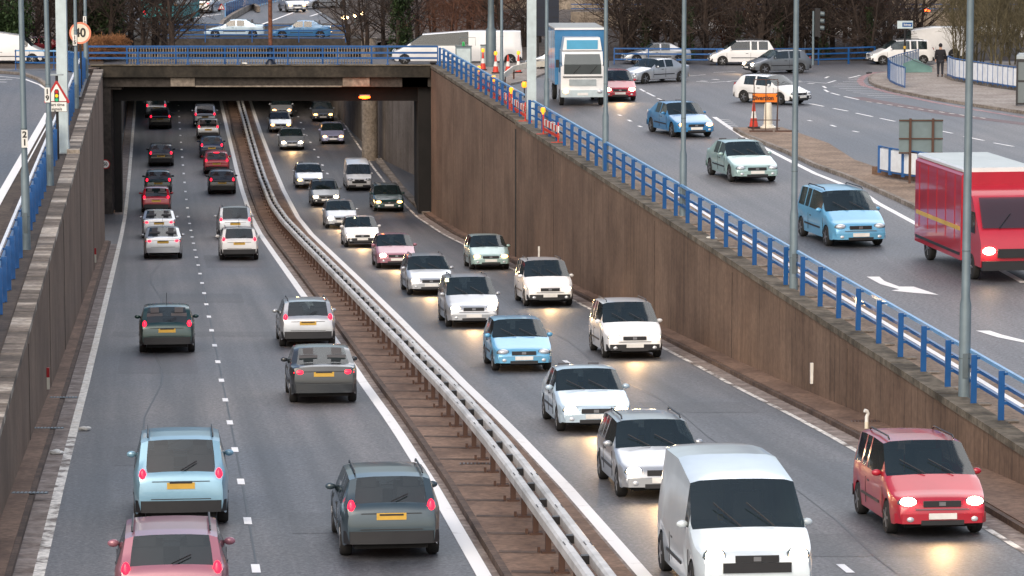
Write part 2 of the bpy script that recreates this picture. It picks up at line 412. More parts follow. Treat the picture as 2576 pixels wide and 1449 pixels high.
# grimy channel between kerb and line
struct(rd(lambda Y: edgeL(Y) - .46, lambda Y: edgeL(Y) - .10, .004, yr(40, 170, 5)).build('gutter', 'gravel_strip'))
struct(rd(lambda Y: edgeL(Y) - .6, lambda Y: edgeL(Y) - .14, .004, [197] + yr(200, 300, 5)).build('gutter', 'gravel_strip'))
struct(rd(lambda Y: edgeM(Y) + .13, lambda Y: kerbM(Y) + .02, .004, Yc).build('gutter', 'gravel_strip'))
struct(rd(lambda Y: edgeR(Y) - .30, lambda Y: edgeR(Y) - .13, .004, Yc).build('gutter', 'gravel_strip'))
struct(rd(lambda Y: edgeRR(Y) + .08, lambda Y: edgeRR(Y) + .6, .004, yr(40, 195, 5) + [196.9]).build('gutter', 'gravel_strip'))
pt = MB(); tr_ = MB(); rr2 = random.Random(3)
for (Y0, Y1, f0, f1) in ((74, 78, .2, .9), (98, 106, .15, .8), (128, 133, .5, 1.4), (150, 160, 1.1, 1.9), (63, 66, 1.2, 1.8), (112, 114, .05, 1.95)):
    fx_ = lambda Y, q: edgeL(Y) + .3 + (edgeM(Y) - edgeL(Y) - .6) * q / 2
    pt.strip([(fx_(Y0, f0), Y0, zroad(Y0) + .004), (fx_(Y1, f0), Y1, zroad(Y1) + .004)], [(fx_(Y0, f1), Y0, zroad(Y0) + .004), (fx_(Y1, f1), Y1, zroad(Y1) + .004)])
for (Y0, Y1, f0, f1) in ((60, 63, .8, 1.5), (86, 89, 1.1, 1.9), (100, 104, .1, .9), (140, 146, .2, 1.0)):
    fx_ = lambda Y, q: edgeR(Y) + .3 + (edgeRR(Y) - edgeR(Y) - .6) * q / 2
    pt.strip([(fx_(Y0, f0), Y0, zroad(Y0) + .004), (fx_(Y1, f0), Y1, zroad(Y1) + .004)], [(fx_(Y0, f1), Y0, zroad(Y0) + .004), (fx_(Y1, f1), Y1, zroad(Y1) + .004)])
struct(pt.build('road_repair', 'asphalt_patch'))
for f_, g_ in ((lambda Y: (edgeL(Y) + dashX(Y)) / 2 + .25 * math.sin(Y * .21), yr(55, 170, 5)), (lambda Y: dashX(Y) + .02, yr(45, 200, 5)), (lambda Y: (edgeR(Y) + edgeRR(Y)) / 2 + .9 + .15 * math.sin(Y * .3), yr(45, 150, 5))):
    tr_.strip([(f_(Y) - .018, Y, zroad(Y) + .0075) for Y in g_], [(f_(Y) + .018, Y, zroad(Y) + .0075) for Y in g_])
struct(tr_.build('tar_seam', 'tar'))
# raised kerbs beside the walls, median island
def raised(fa, fb, h, Ys, mt, name='kerb'):
    A = [(fa(Y), Y, zroad(Y) + .0) for Y in Ys]; pts = MB(); b = 0
    v = []; f = []
    for Y in Ys:
        z = zroad(Y); a, c = fa(Y), fb(Y); v += [(a, Y, z - .2), (a, Y, z + h), (c, Y, z + h), (c, Y, z - .2)]
    for i in range(len(Ys) - 1):
        for j in range(3): f.append((4 * i + j, 4 * i + j + 1, 4 * i + j + 5, 4 * i + j + 4))
    f.append((0, 1, 2, 3)); e = 4 * (len(Ys) - 1); f.append((e + 3, e + 2, e + 1, e))
    return struct(pts.add(v, f).build(name, mt))
raised(lambda Y: wallL(Y) - .1, lambda Y: edgeL(Y) - .54, .14, yr(40, 170, 5) + [170.6], 'brown_concrete')
raised(lambda Y: edgeL(Y) - .539, lambda Y: edgeL(Y) - .44, .12, yr(40, 170, 5) + [170.6], 'kerb_dark')
raised(lambda Y: wallL(Y) - .1, lambda Y: edgeL(Y) - .6, .14, yr(198, 300, 5), 'brown_concrete')
raised(lambda Y: edgeRR(Y) + .62, lambda Y: wallR(Y) + .1, .14, yr(40, 195, 5) + [196.9], 'brown_concrete')
raised(lambda Y: edgeRR(Y) + .50, lambda Y: edgeRR(Y) + .619, .12, yr(40, 195, 5) + [196.9], 'kerb_dark')
raised(lambda Y: edgeRR(Y) + .45, lambda Y: edgeRR(Y) + .9, .14, yr(197, 300, 5), 'kerb_grey')
raised(lambda Y: kerbM(Y), lambda Y: kerbM(Y) + .13, .15, Yc, 'kerb_dark')
raised(lambda Y: kerbM(Y) + .131, lambda Y: edgeR(Y) - .30, .13, Yc, 'brown_concrete', 'median')
# joints and stained bands across the median slab
jm = MB(); Y = 50
while Y < 200:
    jm.strip([(kerbM(Y) + .15, Y, zroad(Y) + .136), (kerbM(Y) + .15, Y + .3, zroad(Y + .3) + .136)], [(beamX(Y) - .1, Y - .1, zroad(Y - .1) + .136), (beamX(Y) - .1, Y + .2, zroad(Y + .2) + .136)])
    Y += 2.4
struct(jm.build('median', 'kerb_dark'))
# drain slots in the left channel
for k, (px, py) in enumerate([(122, 1077), (75, 1240), (160, 1000), (2180, 1060), (1200, 1166)]):
    p = onroad(px, py, .14); b = MB()
    for i in range(9): b.box((-.32 + i * .08, 0, .008), (.045, .16, .012))
    t = thing('drain_grating', p + Vector((0, 0, .141)), 0, ['grey slotted drain grating in the left kerb beside the upper of two gullies', 'grey slotted drain grating in the left kerb nearest the bottom left corner', 'small slotted drain grating at the foot of the left wall, farthest of three', 'drain grating in the kerb below the right brown wall', 'rusty drain grating in the brown median beside the barrier posts'][k], 'drain')
    b.build('grating', 'galv' if k < 3 else 'rust_post', t); MB().box((0, 0, 0), (.74, .2, .008)).build('frame', 'trim', t)

# ---------------------------------------------------------------- retaining walls
def wall_run(name, pts, topz, th, mt, label, ribs=False):
    """pts: list of (X, Y) along the visible face; outward side hidden"""
    b = MB(); n = len(pts); v = []; f = []
    for i, (X, Y) in enumerate(pts):
        a = Vector(pts[max(0, i - 1)]); c = Vector(pts[min(n - 1, i + 1)]); dd = (c - a).normalized(); nn = Vector((dd.y, -dd.x)) * th
        zt = topz(X, Y); zb = zroad(Y) - .6
        v += [(X, Y, zb), (X, Y, zt), (X + nn.x, Y + nn.y, zt), (X + nn.x, Y + nn.y, zb)]
    for i in range(n - 1):
        for j in range(4): f.append((4 * i + j, 4 * i + (j + 1) % 4, 4 * i + (j + 1) % 4 + 4, 4 * i + j + 4))
    f.append((3, 2, 1, 0)); e = 4 * (n - 1); f.append((e, e + 1, e + 2, e + 3))
    t = thing(name, (pts[0][0], pts[0][1], zroad(pts[0][1])), 0, label, 'wall')
    b.add(v, f).build('wall_face', mt, t, world=True); return t
YW = yr(30, 156.0, 6)
wr = wall_run('retaining_wall', [(wallR(Y), Y) for Y in YW], lambda X, Y: -.12, .45, 'wall_brown', 'long brown ribbed concrete retaining wall sloping down to the right under the blue railing')
wr2 = wall_run('retaining_wall', [(wallR(Y), Y) for Y in yr(156.06, 196.9, 5)], lambda X, Y: -.12, .45, 'wall_brown', 'tall brown concrete wall between the bridge mouth and the pale square column')
wl = wall_run('retaining_wall', [(wallL(Y), Y) for Y in yr(171, 30, 6)], lambda X, Y: 1.18 if Y < 165 else zup(X, Y) - .12, .45, 'wall_brown', 'brown concrete retaining wall on the left with pale and dark coping blocks')
# copings: separate stone blocks in one run
def coping(parent, f, Y0, Y1, ztop, side, mt, wid=.42, blk=1.15):
    b = MB(); Y = Y0; k = 0
    while Y < Y1 - .05:
        e = min(Y + blk, Y1); k += 1; h = ztop + (.0 if k % 3 else .004); o = .04
        X0, X1 = f(Y + .01), f(e - .01)
        a, c = (-wid, o) if side < 0 else (-o, wid)
        v = []
        for X, q in ((X0, Y + .01), (X1, e - .01)):
            z = h if Y1 > 0 else h
            v += [(X + a, q, z - .16), (X + a, q, z), (X + c, q, z), (X + c, q, z - .16)]
        b.add(v, [(0, 1, 2, 3), (7, 6, 5, 4), (0, 4, 5, 1), (1, 5, 6, 2), (2, 6, 7, 3), (3, 7, 4, 0)])
        Y += blk
    b.build('coping', mt, parent, world=True)
coping(wr, wallR, 30, 156.0, .05, 1, 'coping_moss', .5, 1.6); coping(wr2, wallR, 156.06, 196.8, .12, 1, 'coping_moss', .5, 1.6)
coping(wl, wallL, 30, 124.0, 1.34, -1, 'coping'); coping(wl, wallL, 124.0, 171.0, 1.48, -1, 'coping')
jb = MB().box((wallR(156.03) - .02, 156.03, -4.2), (.08, .12, 7.8)); jb.build('joint', 'black', wr, world=True)
for k, Yj in enumerate((86, 102, 116.5, 131, 143, 170, 184)):
    par = wr if Yj < 156 else wr2
    MB().box((wallR(Yj) - .002, Yj, (zroad(Yj) - .12) / 2 - .1), (.02, .05, -zroad(Yj) - .3)).build('joint', 'grime', par, world=True)
for Yj in (78, 92, 105, 125, 146):
    MB().box((wallL(Yj) + .002, Yj, (zroad(Yj) + 1.1) / 2 - .05), (.02, .05, -zroad(Yj) + .9)).build('joint', 'grime', wl, world=True)
# return wall, recess, far walls
wall_run('wall', [(-23.6, 171.02), (wallL(171) - .46, 171.02)], lambda X, Y: .95, .4, 'deck_mid', 'short return wall behind the end of the left retaining wall')
wall_run('wall', [(-23.5, 196.9), (-23.5, 171.5)], lambda X, Y: 1.3 * (1 - sm(Y, 165, 197)) - .02, .4, 'wall_brown', 'dark side wall of the recess left of the bridge mouth')
wall_run('wall', [(wallL(Y) - .25, Y) for Y in yr(300, 207, 6)], lambda X, Y: -.35 if Y < 230 else -1.3, .5, 'wall_ribbed', 'dark concrete wall left of the road beyond the bridge')
wall_run('wall', [(Rx(Y), Y) for Y in (207, 211, 215, 219, 222, 225, 230, 239, 250, 262, 280, 300)], lambda X, Y: -.15 if Y < 235 else -1.3, .5, 'wall_ribbed', 'pale ribbed concrete wall right of the road beyond the bridge')
t = thing('concrete_column', (-9.75, 236.5, -8.8), 0, 'pale round concrete column against the ribbed wall beyond the bridge', 'column')
MB().lathe([(.55, 0), (.55, 8.4)], 20).build('shaft', 'deck_pale', t, True)

# ---------------------------------------------------------------- bridges
def bridge_near():
    t = thing('bridge', (-14, 197, 0), 0, 'dark concrete road bridge crossing the underpass from wall to wall', 'bridge')
    x0, x1 = -27.9, -4.7
    def bx(name, mt, c, dd): return MB().box(c, dd).build(name, mt, t, world=True)
    bx('parapet', 'deck_dark', ((-24.0 + x1) / 2 + .05, 197.2, -.24), (x1 + 24.0, .7, .66))
    bx('parapet_coping', 'coping_moss', ((-24.0 + x1) / 2 + .05, 197.18, .115), (x1 + 24.1, .8, .05))
    bx('deck', 'deck_dark', ((x0 + x1) / 2 - 1, 201.8, -.42), (x1 - x0 + 4, 8.4, .7))
    bx('edge_beam', 'deck_mid', (-14.3, 197.5, -.86), (19.0, .6, .56))
    px = lambda x: (x - 1288) / FPX * 198.5
    bx('pale_panel', 'deck_pale', ((px(435) + px(495)) / 2, 197.15, -.86), (px(495) - px(435), .12, .5))
    bx('pale_panel', 'deck_pale', ((px(865) + px(932)) / 2, 197.15, -.86), (px(932) - px(865), .12, .5))
    bx('pale_lip', 'deck_pale', ((px(497) + px(863)) / 2, 197.12, -1.10), (px(863) - px(497), .16, .07))
    bx('soffit_beam', 'beam_shaded', (-14.3, 201.9, -1.55), (19.0, 7.0, .95))
    bx('abutment', 'deck_mid', (px(268), 198.0, -4.7), (px(283) - px(252), 1.4, 8.9))
    MB().box((px(294) - .42, 202.3, -4.7), (.44, 7.6, 8.9), .105).build('abutment', 'beam_shaded', t, world=True)
    bx('haunch', 'deck_mid', (px(276), 198.02, -.95), (1.6, 1.3, .7))
    MB().box(((px(1045) + px(1083)) / 2 + .0, 201.4, -4.7), (px(1083) - px(1045) + .1, 7.6, 8.9), .06).build('abutment', 'beam_shaded', t, world=True)
    bx('edge_fillet', 'deck_mid', (px(1055), 197.5, -.86), (1.9, .6, .56))
    return t
bridge_near()
px = lambda x, Y: (x - 1288) / FPX * Y
t = thing('bridge', (-19, 248, -1.2), 0, 'low far bridge with two blue railings behind the nearer bridge', 'bridge')
MB().box((-19, 255, -1.7), (24, 14, .9)).build('deck', 'deck_dark', t, world=True)
MB().box((-19, 247.8, -1.3), (24, .5, .55)).build('parapet', 'deck_mid', t, world=True)
struct(MB().box((-21, 327, -1.75), (30, 106, 1.0)).build('road', 'asphalt_upper'))
struct(MB().poly([(-27, 197.6, -.055), (-4, 197.6, -.055), (-4, 206, -.055), (-27, 206, -.055)]).build('road', 'asphalt_upper'))
# sodium lamp below the bridge
pl = Vector(((917 - 1288) / FPX * 197, 197.0, 12 - (240 + 366) / FPX * 197))
t = thing('tunnel_lamp', pl, 0, 'glowing orange lamp hanging under the bridge beam', 'lamp')
MB().box((0, .12, .10), (.6, .26, .08)).build('housing', 'galv_dark', t)
MB().ell((0, 0, 0), (.34, .16, .09), 14, 8).build('lens', 'orange_lamp', t, True)
pl2 = bpy.data.lights.new('glow', 'POINT'); pl2.energy = 45; pl2.color = (1, .2, .04); pl2.shadow_soft_size = .3
po = bpy.data.objects.new('glow', pl2); S.collection.objects.link(po); po.parent = t; po.location = (0, -.25, -.12)

# ================================================================= UPPER ROADS
def upoly(pts, dz, mt, name='road', h=0):
    P = [onup(x, y) for x, y in pts]; P = [Vector((p.x, p.y, p.z + dz)) for p in P]
    return struct(MB().poly(P, h).build(name, mt))
def uline(pts, w, mt='paint_white', dz=.012, b=None):
    P = [onup(x, y) for x, y in pts]; A = []; B = []
    for i, p in enumerate(P):
        d = (P[min(i + 1, len(P) - 1)] - P[max(i - 1, 0)]); d.z = 0; d.normalize(); r = Vector((d.y, -d.x, 0)) * w / 2
        A.append(p + r + Vector((0, 0, dz))); B.append(p - r + Vector((0, 0, dz)))
    m = b or MB(); m.strip(A, B)
    return m
# right-hand slip road sheet
vr = lambda Y: wallR(Y) + 1.75
A = [(vr(Y), Y, .006) for Y in yr(30, 196, 10)]
struct(MB().poly(A + [(-4, 197.3, .006), (-2, 203, .006), (60, 203, .006), (90, 150, .006), (60, 30, .006)]).build('road', 'asphalt_upper'))
struct(MB().strip([(wallR(Y) + .45, Y, .003) for Y in yr(30, 196, 10)], [(vr(Y) + .02, Y, .003) for Y in yr(30, 196, 10)]).build('verge', 'verge'))
upoly([(1100, 163), (1262, 160), (1400, 160), (1400, 175), (1330, 205), (1285, 215), (1230, 205)], .11, 'pavement', 'pavement', .12)
mk = MB()
uline([(1395, 308), (1460, 342), (1520, 376), (1653, 457), (1730, 510), (1830, 573), (1990, 670), (2060, 713), (2273, 842), (2400, 918), (2576, 1025)], .15, b=mk)
# broken lane lines
dd = [(1708, 237, 1717, 243), (1610, 225, 1626, 229), (1630, 232, 1652, 240), (1660, 246, 1685, 254), (1556, 290, 1562, 292), (1580, 303, 1588, 306), (1608, 319, 1616, 322)]
for a, b_, c, e in [(1610, 224, 1622, 231), (1626, 233, 1647, 243), (1654, 248, 1678, 257), (1556, 289, 1563, 292), (1580, 302, 1588, 306), (1606, 317, 1614, 320),
                    (1995, 252, 2015, 257), (2032, 260, 2072, 268), (2096, 273, 2133, 280), (2153, 285, 2195, 294), (2214, 298, 2252, 306), (2362, 329, 2396, 336), (2425, 344, 2475, 354), (2500, 360, 2550, 369),
                    (2076, 197, 2084, 193), (2082, 209, 2102, 203), (2135, 197, 2164, 190), (2070, 217, 2078, 222), (2074, 226, 2084, 232), (2090, 234, 2112, 240), (2124, 243, 2160, 251),
                    (2032, 303, 2042, 305), (2090, 315, 2102, 319), (2145, 330, 2160, 333)]:
    uline([(a, b_), (c, e)], .14, b=mk)
# hatching beside the red bay
for i in range(12):
    y = 196 + i * 4.4; x0 = 2150 - 60 * math.sin(min(1, i / 5) * 1.3) + max(0, i - 5) * 18; x1 = 2165 + i * i * 1.1 + i * 3
    uline([(x0, y + 1), (x1, y)], .08, b=mk)
for i in range(6): uline([(1800 + i * 6, 300 + i * 5), (1838 + i * 6, 303 + i * 5)], .09, b=mk)
uline([(1797, 295), (1873, 347), (1973, 398), (2050, 437), (2167, 483), (2207, 511), (2357, 592), (2576, 712)], .22, b=mk)
uline([(1752, 205), (1790, 208), (1870, 202)], .12, b=mk); uline([(1995, 208), (2030, 206), (2080, 210)], .12, b=mk)
for a, b_ in ((1770, 204), (1800, 200), (1830, 205), (2008, 204), (2040, 210)): uline([(a - 8, b_), (a + 8, b_ + 1)], .22, b=mk)
uline([(1795, 183), (1850, 180)], .08, b=mk); uline([(1730, 192), (1775, 188)], .08, b=mk)
# two lane arrows
def arrow(pts): mk.poly([(p.x, p.y, .014) for p in [onup(x, y) for x, y in pts]])
arrow([(2180, 697), (2212, 697), (2225, 708), (2262, 722), (2298, 722), (2362, 743), (2290, 737), (2242, 732), (2262, 729), (2215, 716)])
arrow([(2455, 833), (2490, 833), (2520, 843), (2576, 857), (2640, 862), (2640, 875), (2576, 863), (2510, 850)])
struct(mk.build('road_marking', 'paint_white'))
# red bay and red lines round the pavement corner
rb = MB()
uline([(2300, 177), (2200, 183), (2170, 195), (2163, 205), (2172, 215), (2230, 232), (2350, 258), (2450, 276), (2600, 300)], .35, b=rb)
struct(rb.build('road_marking', 'paint_red'))
rb = MB(); uline([(2150, 245), (2260, 265), (2400, 290), (2620, 318)], .9, b=rb, dz=.009); struct(rb.build('road', 'asphalt_red'))
rb = MB()
for i in range(12): uline([(2180 + i * 26, 256 + i * 3.7), (2193 + i * 26, 258 + i * 3.7)], .12, b=rb, dz=.016)
struct(rb.build('road_marking', 'paint_cream'))
# pavement on the right corner
pavpts = [(2196, 192), (2187, 200), (2190, 210), (2204, 219), (2250, 232), (2345, 251), (2450, 268), (2640, 297), (2900, 330), (2900, 160), (2400, 160), (2290, 178)]
upoly(pavpts, .13, 'pavement', 'pavement', .14)
kb = MB(); P = [onup(x, y) for x, y in pavpts[:9]]; kb.sweep([(p.x, p.y, 0) for p in P], [(-.07, 0), (-.07, .145), (.07, .145), (.07, 0)]); struct(kb.build('kerb', 'kerb_grey'))
# traffic island with the signs
isl = [(1848, 328), (1870, 342), (1920, 362), (1980, 386), (2050, 420), (2130, 448), (2253, 503), (2400, 572), (2576, 655), (2800, 770), (2800, 600), (2500, 484), (2350, 452), (2215, 432), (2150, 410), (2085, 368), (1967, 327)]
upoly(isl, .13, 'verge', 'traffic_island', .14)
kb = MB(); P = [onup(x, y) for x, y in isl[:10]]; kb.sweep([(p.x, p.y, 0) for p in P], [(-.08, 0), (-.08, .145), (.08, .145), (.08, 0)]); struct(kb.build('kerb', 'kerb_grey'))
# left upper road
lb = sorted([(p.y, p.x) for p in [onup(x, y) for x, y in ((-200, 180), (0, 187), (60, 191), (95, 204), (115, 222), (118, 250), (115, 290), (60, 395), (0, 500), (-60, 610), (-300, 1190))]])
lbx = lambda Y: float(np.interp(Y, [q[0] for q in lb], [q[1] for q in lb]))
rows = sorted(set([q[0] for q in lb] + [y for y in YL if y < lb[-1][0]] + [30.0]))
struct(MB().strip([(-140, Y, 1.3 * (1 - sm(Y, 165, 197)) + .012) for Y in rows], [(lbx(Y), Y, 1.3 * (1 - sm(Y, 165, 197)) + .012) for Y in rows]).build('road', 'asphalt_upper'))
lm = MB(); uline([(-40, 190), (0, 193), (60, 199), (100, 214), (125, 232)], .14, b=lm, dz=.02); uline([(121, 285), (60, 392), (0, 497), (-60, 607)], .28, b=lm, dz=.02)
uline([(128, 300), (66, 415)], .06, 'paint_white', .02, lm)
for x, y in ((5, 201), (22, 200), (8, 207)): uline([(x - 9, y), (x + 9, y + .5)], .2, b=lm, dz=.02)
struct(lm.build('road_marking', 'paint_white'))
kb = MB(); P = [onup(x, y) for x, y in ((-40, 182), (0, 184), (60, 190), (98, 203), (122, 222), (130, 240))]; kb.sweep([(p.x, p.y, p.z) for p in P], [(-.09, 0), (-.09, .14), (.09, .14), (.09, 0)]); struct(kb.build('kerb', 'kerb_grey'))
cv = sorted([(p.x, p.y) for p in [onup(x, y) for x, y in ((-200, 178), (-40, 180), (0, 182), (60, 188), (98, 200), (128, 222), (140, 250))]])
for xa_, xb_ in zip([-60.0] + [q[0] for q in cv], [q[0] for q in cv] + [-17.9]):
    ya, yb_ = (float(np.interp(v_, [q[0] for q in cv], [q[1] for q in cv])) for v_ in (xa_, xb_))
    n_ = 9; A = [(xa_, ya + (193 - ya) * i / n_) for i in range(n_ + 1)]; B = [(xb_, yb_ + (193 - yb_) * i / n_) for i in range(n_ + 1)]
    zp_ = lambda Y: 1.3 * (1 - sm(Y, 165, 197)) + .10
    lim = lambda X, Y: min(X, wallL(Y) - .6) if Y < 171 else min(X, -23.45)
    struct(MB().strip([(lim(x, y), y, zp_(y)) for x, y in A], [(lim(x, y), y, zp_(y)) for x, y in B]).build('pavement', 'asphalt'))
struct(MB().strip([(wallL(Y) - .46, Y, 1.304) for Y in yr(30, 165, 9)], [(wallL(Y) - 1.6, Y, 1.304) for Y in yr(30, 165, 9)]).build('verge', 'grime'))

# ================================================================= RAILINGS
def resample(pts, step):
    P = [Vector(p) for p in pts]; L_ = [0]
    for a, b in zip(P, P[1:]): L_.append(L_[-1] + (b - a).length)
    n = max(1, int(round(L_[-1] / step))); out = []
    for i in range(n + 1):
        s = L_[-1] * i / n; k = max(j for j in range(len(L_)) if L_[j] <= s + 1e-9); k = min(k, len(P) - 2)
        t = (s - L_[k]) / max(1e-9, L_[k + 1] - L_[k]); out.append((P[k].lerp(P[k + 1], t), (P[k + 1] - P[k]).normalized()))
    return out
bp = MB().box((0, 0, .55), (.13, .05, 1.1)).box((.16, 0, .012), (.34, .22, .024)).box((.10, 0, 1.03), (.10, .05, .05)).box((.10, 0, .72), (.10, .06, .06)).box((.10, 0, .40), (.10, .06, .06))
POST_R = bp.mesh('post', 'blue_paint')
BASE = MB().box((.18, 0, .012), (.40, .24, .03)).mesh('base_plate', 'kerb_grey')
def railing(name, pts, label, step=2.35, th=.04, flip=1, heights=(.40, .72, 1.05), base=True, wide=1.0, off=.17, mt='blue_paint', post=POST_R, tops='blue_pale'):  # pale tops paint the sky's reflection into the top rail's colour
    P = resample(pts, step); t = thing(name, tuple(P[0][0]), 0, label, 'railing')
    o0 = P[0][0]
    for q, d in P:
        a = math.atan2(d.y, d.x) - PI / 2
        if flip < 0: a += PI
        o = inst('post', post, t, q - o0, a)
        if base:
            c = inst('base_plate', BASE, o)
    fine = resample(pts, 4.0)
    for k, h in enumerate(heights):
        pp = []
        for q, d in fine:
            dh = Vector((d.x, d.y, 0)).normalized(); r = Vector((dh.y, -dh.x, 0)) * off * flip; pp.append(q + r + Vector((0, 0, h)))
        MB().sweep(pp, [(-.04, -th), (-.04, th), (.04, th), (.04, -th)]).build('rail', mt if k < len(heights) - 1 else tops, t, world=True)
    return t
railing('railing', [(wallR(Y) + .42, Y, .06) for Y in yr(196, 158, 8)], 'blue metal railing on the wall top between the bridge and the pale square column', flip=-1, base=False)
railing('railing', [(wallR(Y) + .42, Y, .02) for Y in yr(154.5, 40, 8)], 'long blue metal railing along the right wall top, from the pale column onwards', flip=-1)
railing('railing', [(wallL(Y) - .75, Y, 1.31) for Y in yr(46, 165, 8)], 'blue railing of flat posts along the left wall', flip=-1, step=2.32, tops='panel_white', base=False)
pb = lambda x, y, Y, z: ((x - 1288) / FPX * Y, Y, z)
railing('railing', [((40 - 1288) / FPX * 190, 190, .28), ((160 - 1288) / FPX * 190, 190, .28), ((185 - 1288) / FPX * 182, 182, .6), ((210 - 1288) / FPX * 172, 172, 1.2)], 'curved blue railing at the left corner beside the white vehicle', step=2.0, base=False, off=-.05)
POST_B = MB().box((0, 0, .52), (.16, .07, 1.06)).box((0, 0, .02), (.26, .2, .04)).mesh('post', 'blue_paint')
railing('railing', [((222 - 1288) / FPX * 197.2, 197.2, .14), ((1101 - 1288) / FPX * 197.2, 197.2, .14)], 'blue three-rail railing on the near bridge parapet', step=2.71, th=.055, heights=(.36, .66, 1.02), base=False, off=.0, post=POST_B, tops='blue_paint')
# palisade of thin pickets behind
t = thing('picket_fence', ((320 - 1288) / FPX * 198.6, 198.6, 0), 0, 'fence of thin pale pickets behind the bridge railing', 'fence')
pk = MB(); xa, xb = (320 - 1288) / FPX * 198.6, (935 - 1288) / FPX * 198.6
x = xa
while x < xb: pk.box((x, 198.6, .55), (.045, .03, .92)); x += .16
pk.build('pickets', 'stone_far', t, world=True)
for z in (.14, .98): MB().box(((xa + xb) / 2, 198.66, z), (xb - xa, .05, .05)).build('rail', 'blue_paint', t, world=True)
for i in range(6):
    xx = xa + (xb - xa) * i / 5; MB().box((xx, 198.6, .52), (.09, .09, 1.04)).build('post', 'blue_paint', t, world=True)
pz = lambda x, y, Y: ((x - 1288) / FPX * Y, Y, 12 - (y + 366) / FPX * Y)
railing('railing', [pz(520 - 120, 102, 247.6), pz(870, 102, 247.6)], 'nearer blue railing on the far bridge', step=3.3, heights=(.3, .55, .85), base=False, off=0, post=MB().box((0, 0, .44), (.12, .07, .88)).mesh('post', 'blue_paint'), tops='blue_paint')
railing('railing', [pz(400, 86, 255), pz(870, 90, 255)], 'farther blue railing on the far bridge', step=3.6, heights=(.5, .86), base=False, off=0, post=MB().box((0, 0, .44), (.1, .07, .88)).mesh('post', 'blue_paint'), tops='blue_paint')
railing('railing', [plane(1545, 162), plane(1700, 163), plane(1800, 164), plane(1960, 164), plane(2045, 163), plane(2110, 162), plane(2200, 158)], 'blue rail fence in front of the bare trees behind the roundabout', step=1.95, heights=(.3, .62, .92), base=False, off=0, post=MB().box((0, 0, .47), (.1, .06, .94)).mesh('post', 'blue_paint'), tops='blue_paint')

# central double crash barrier
t = thing('crash_barrier', (beamX(50), 50, zroad(50)), 0, 'double steel crash barrier on rusty posts along the brown median', 'barrier')
o0 = t.location.copy()
zb = lambda Y: zroad(Y) + .13
POSTM = MB().box((0, 0, .26), (.10, .12, .54)).mesh('post', 'rust_post')
SPC = MB().box((.17, 0, .58), (.20, .14, .14)).mesh('spacer', 'black'); FOOT = MB().box((0, 0, .02), (.24, .22, .04)).box((-.16, .05, .05), (.05, .05, .1)).mesh('foot', 'rust_post')
for i in range(100):
    Y = 50 + 2.4 * i; p = Vector((beamX(Y), Y, zb(Y))) - o0
    q = inst('post', POSTM, t, p + Vector((.05, 0, 0)), .1); inst('foot', FOOT, q); inst('spacer', SPC, q)
for offx in (0.0, .34):
    for s_ in [(44, 128), (128, 292)]:
        MB().sweep([(beamX(Y) + offx, Y, zb(Y)) for Y in yr(s_[0], s_[1], 4.8)], [(-.085, .50), (-.09, .66), (-.05, .70), (.05, .70), (.09, .66), (.085, .50)]).build('beam', 'steel_beam', t, world=True)
bl = MB()
for i in range(40):
    Y = 51 + 4.8 * i
    for offx in (0, .34):
        for a in (-.05, .05):
            for c in (-.16, -.05, .06, .17): bl.box((beamX(Y + c) + offx + a, Y + c, zb(Y + c) + .703), (.022, .035, .01))
bl.build('splice_bolts', 'black', t, world=True)

# ================================================================= COLUMNS, LAMP POSTS, SIGNS
def lamp_post(x, y, H, rl_, ru, label, z=None, base_h=2.1, tex=None, colour='galv', up=True, lean=0, foot=None):
    p = onup(x, y)
    if foot: p = Vector(foot)
    t = thing('lamp_post', p, 0, label, 'lamp post', 'tall grey lamp posts beside the walls')
    MB().lathe([(rl_ * 1.05, -.3), (rl_ * 1.05, .02), (rl_, .1), (rl_, base_h), (ru, base_h + .16), (ru * .8, H)], 16).build('shaft', colour, t, True)
    MB().lathe([(rl_ + .006, .9), (rl_ + .006, .92)], 16).build('band', 'galv_dark', t, True)
    MB().lathe([(ru + .006, base_h + 1.2), (ru + .006, base_h + 1.22)], 16).build('band', 'galv_dark', t, True)
    MB().box((0, -rl_ - .005, .75), (rl_ * .9, .03, .55)).build('access_door', 'galv_dark', t)
    a = MB().tube([(0, 0, H - .05), (.05, 0, H + .3), (.4, -.1, H + .6), (1.3, -.2, H + .75)], .04, 8).build('arm', colour, t, True)
    MB().ell((1.65, -.25, H + .73), (.45, .16, .1)).build('lantern', 'galv_dark', t, True)
    t.rotation_euler = (0, R(lean), 0)
    return t
P21 = lamp_post(67, 628, 9, .115, .085, 'grey lamp post at far left carrying the number 21 plate', lean=-.3)
P19 = lamp_post(127, 467, 9, .115, .085, 'grey lamp post on the left wall carrying the number 19 plate', lean=-.4)
P15 = lamp_post(193, 273, 9, .105, .075, 'thin grey lamp post carrying the number 15 plate in front of the round 40 sign')
P13 = lamp_post(217, 202, 9, .11, .08, 'grey lamp post right of the round 40 sign, at the bridge corner')
lamp_post(1262, 258, 9, .11, .075, 'thin lamp post among the red cones on the right wall top', base_h=2.0)
lamp_post(1375, 330, 9, .12, .085, 'lamp post just right of the pale square column')
lamp_post(1523, 428, 9, .12, .085, 'lamp post in front of the white box lorry')
lamp_post(1718, 546, 9, .12, .085, 'lamp post in front of the blue saloon at the railing')
lamp_post(1996, 729, 9, .12, .088, 'lamp post left of the light blue hatchback at the railing')
lamp_post(2425, 1002, 9, .13, .098, 'nearest and thickest lamp post, in front of the red van')
t = thing('lamp_post', plane(1235, 172), 0, 'stout grey mast with a stepped base beside the grey cabinet', 'mast')
MB().lathe([(.32, 0), (.32, .1), (.30, .3), (.29, 2.2), (.20, 2.3), (.17, 3.2), (.15, 9)], 16).build('shaft', 'galv_dark', t, True)
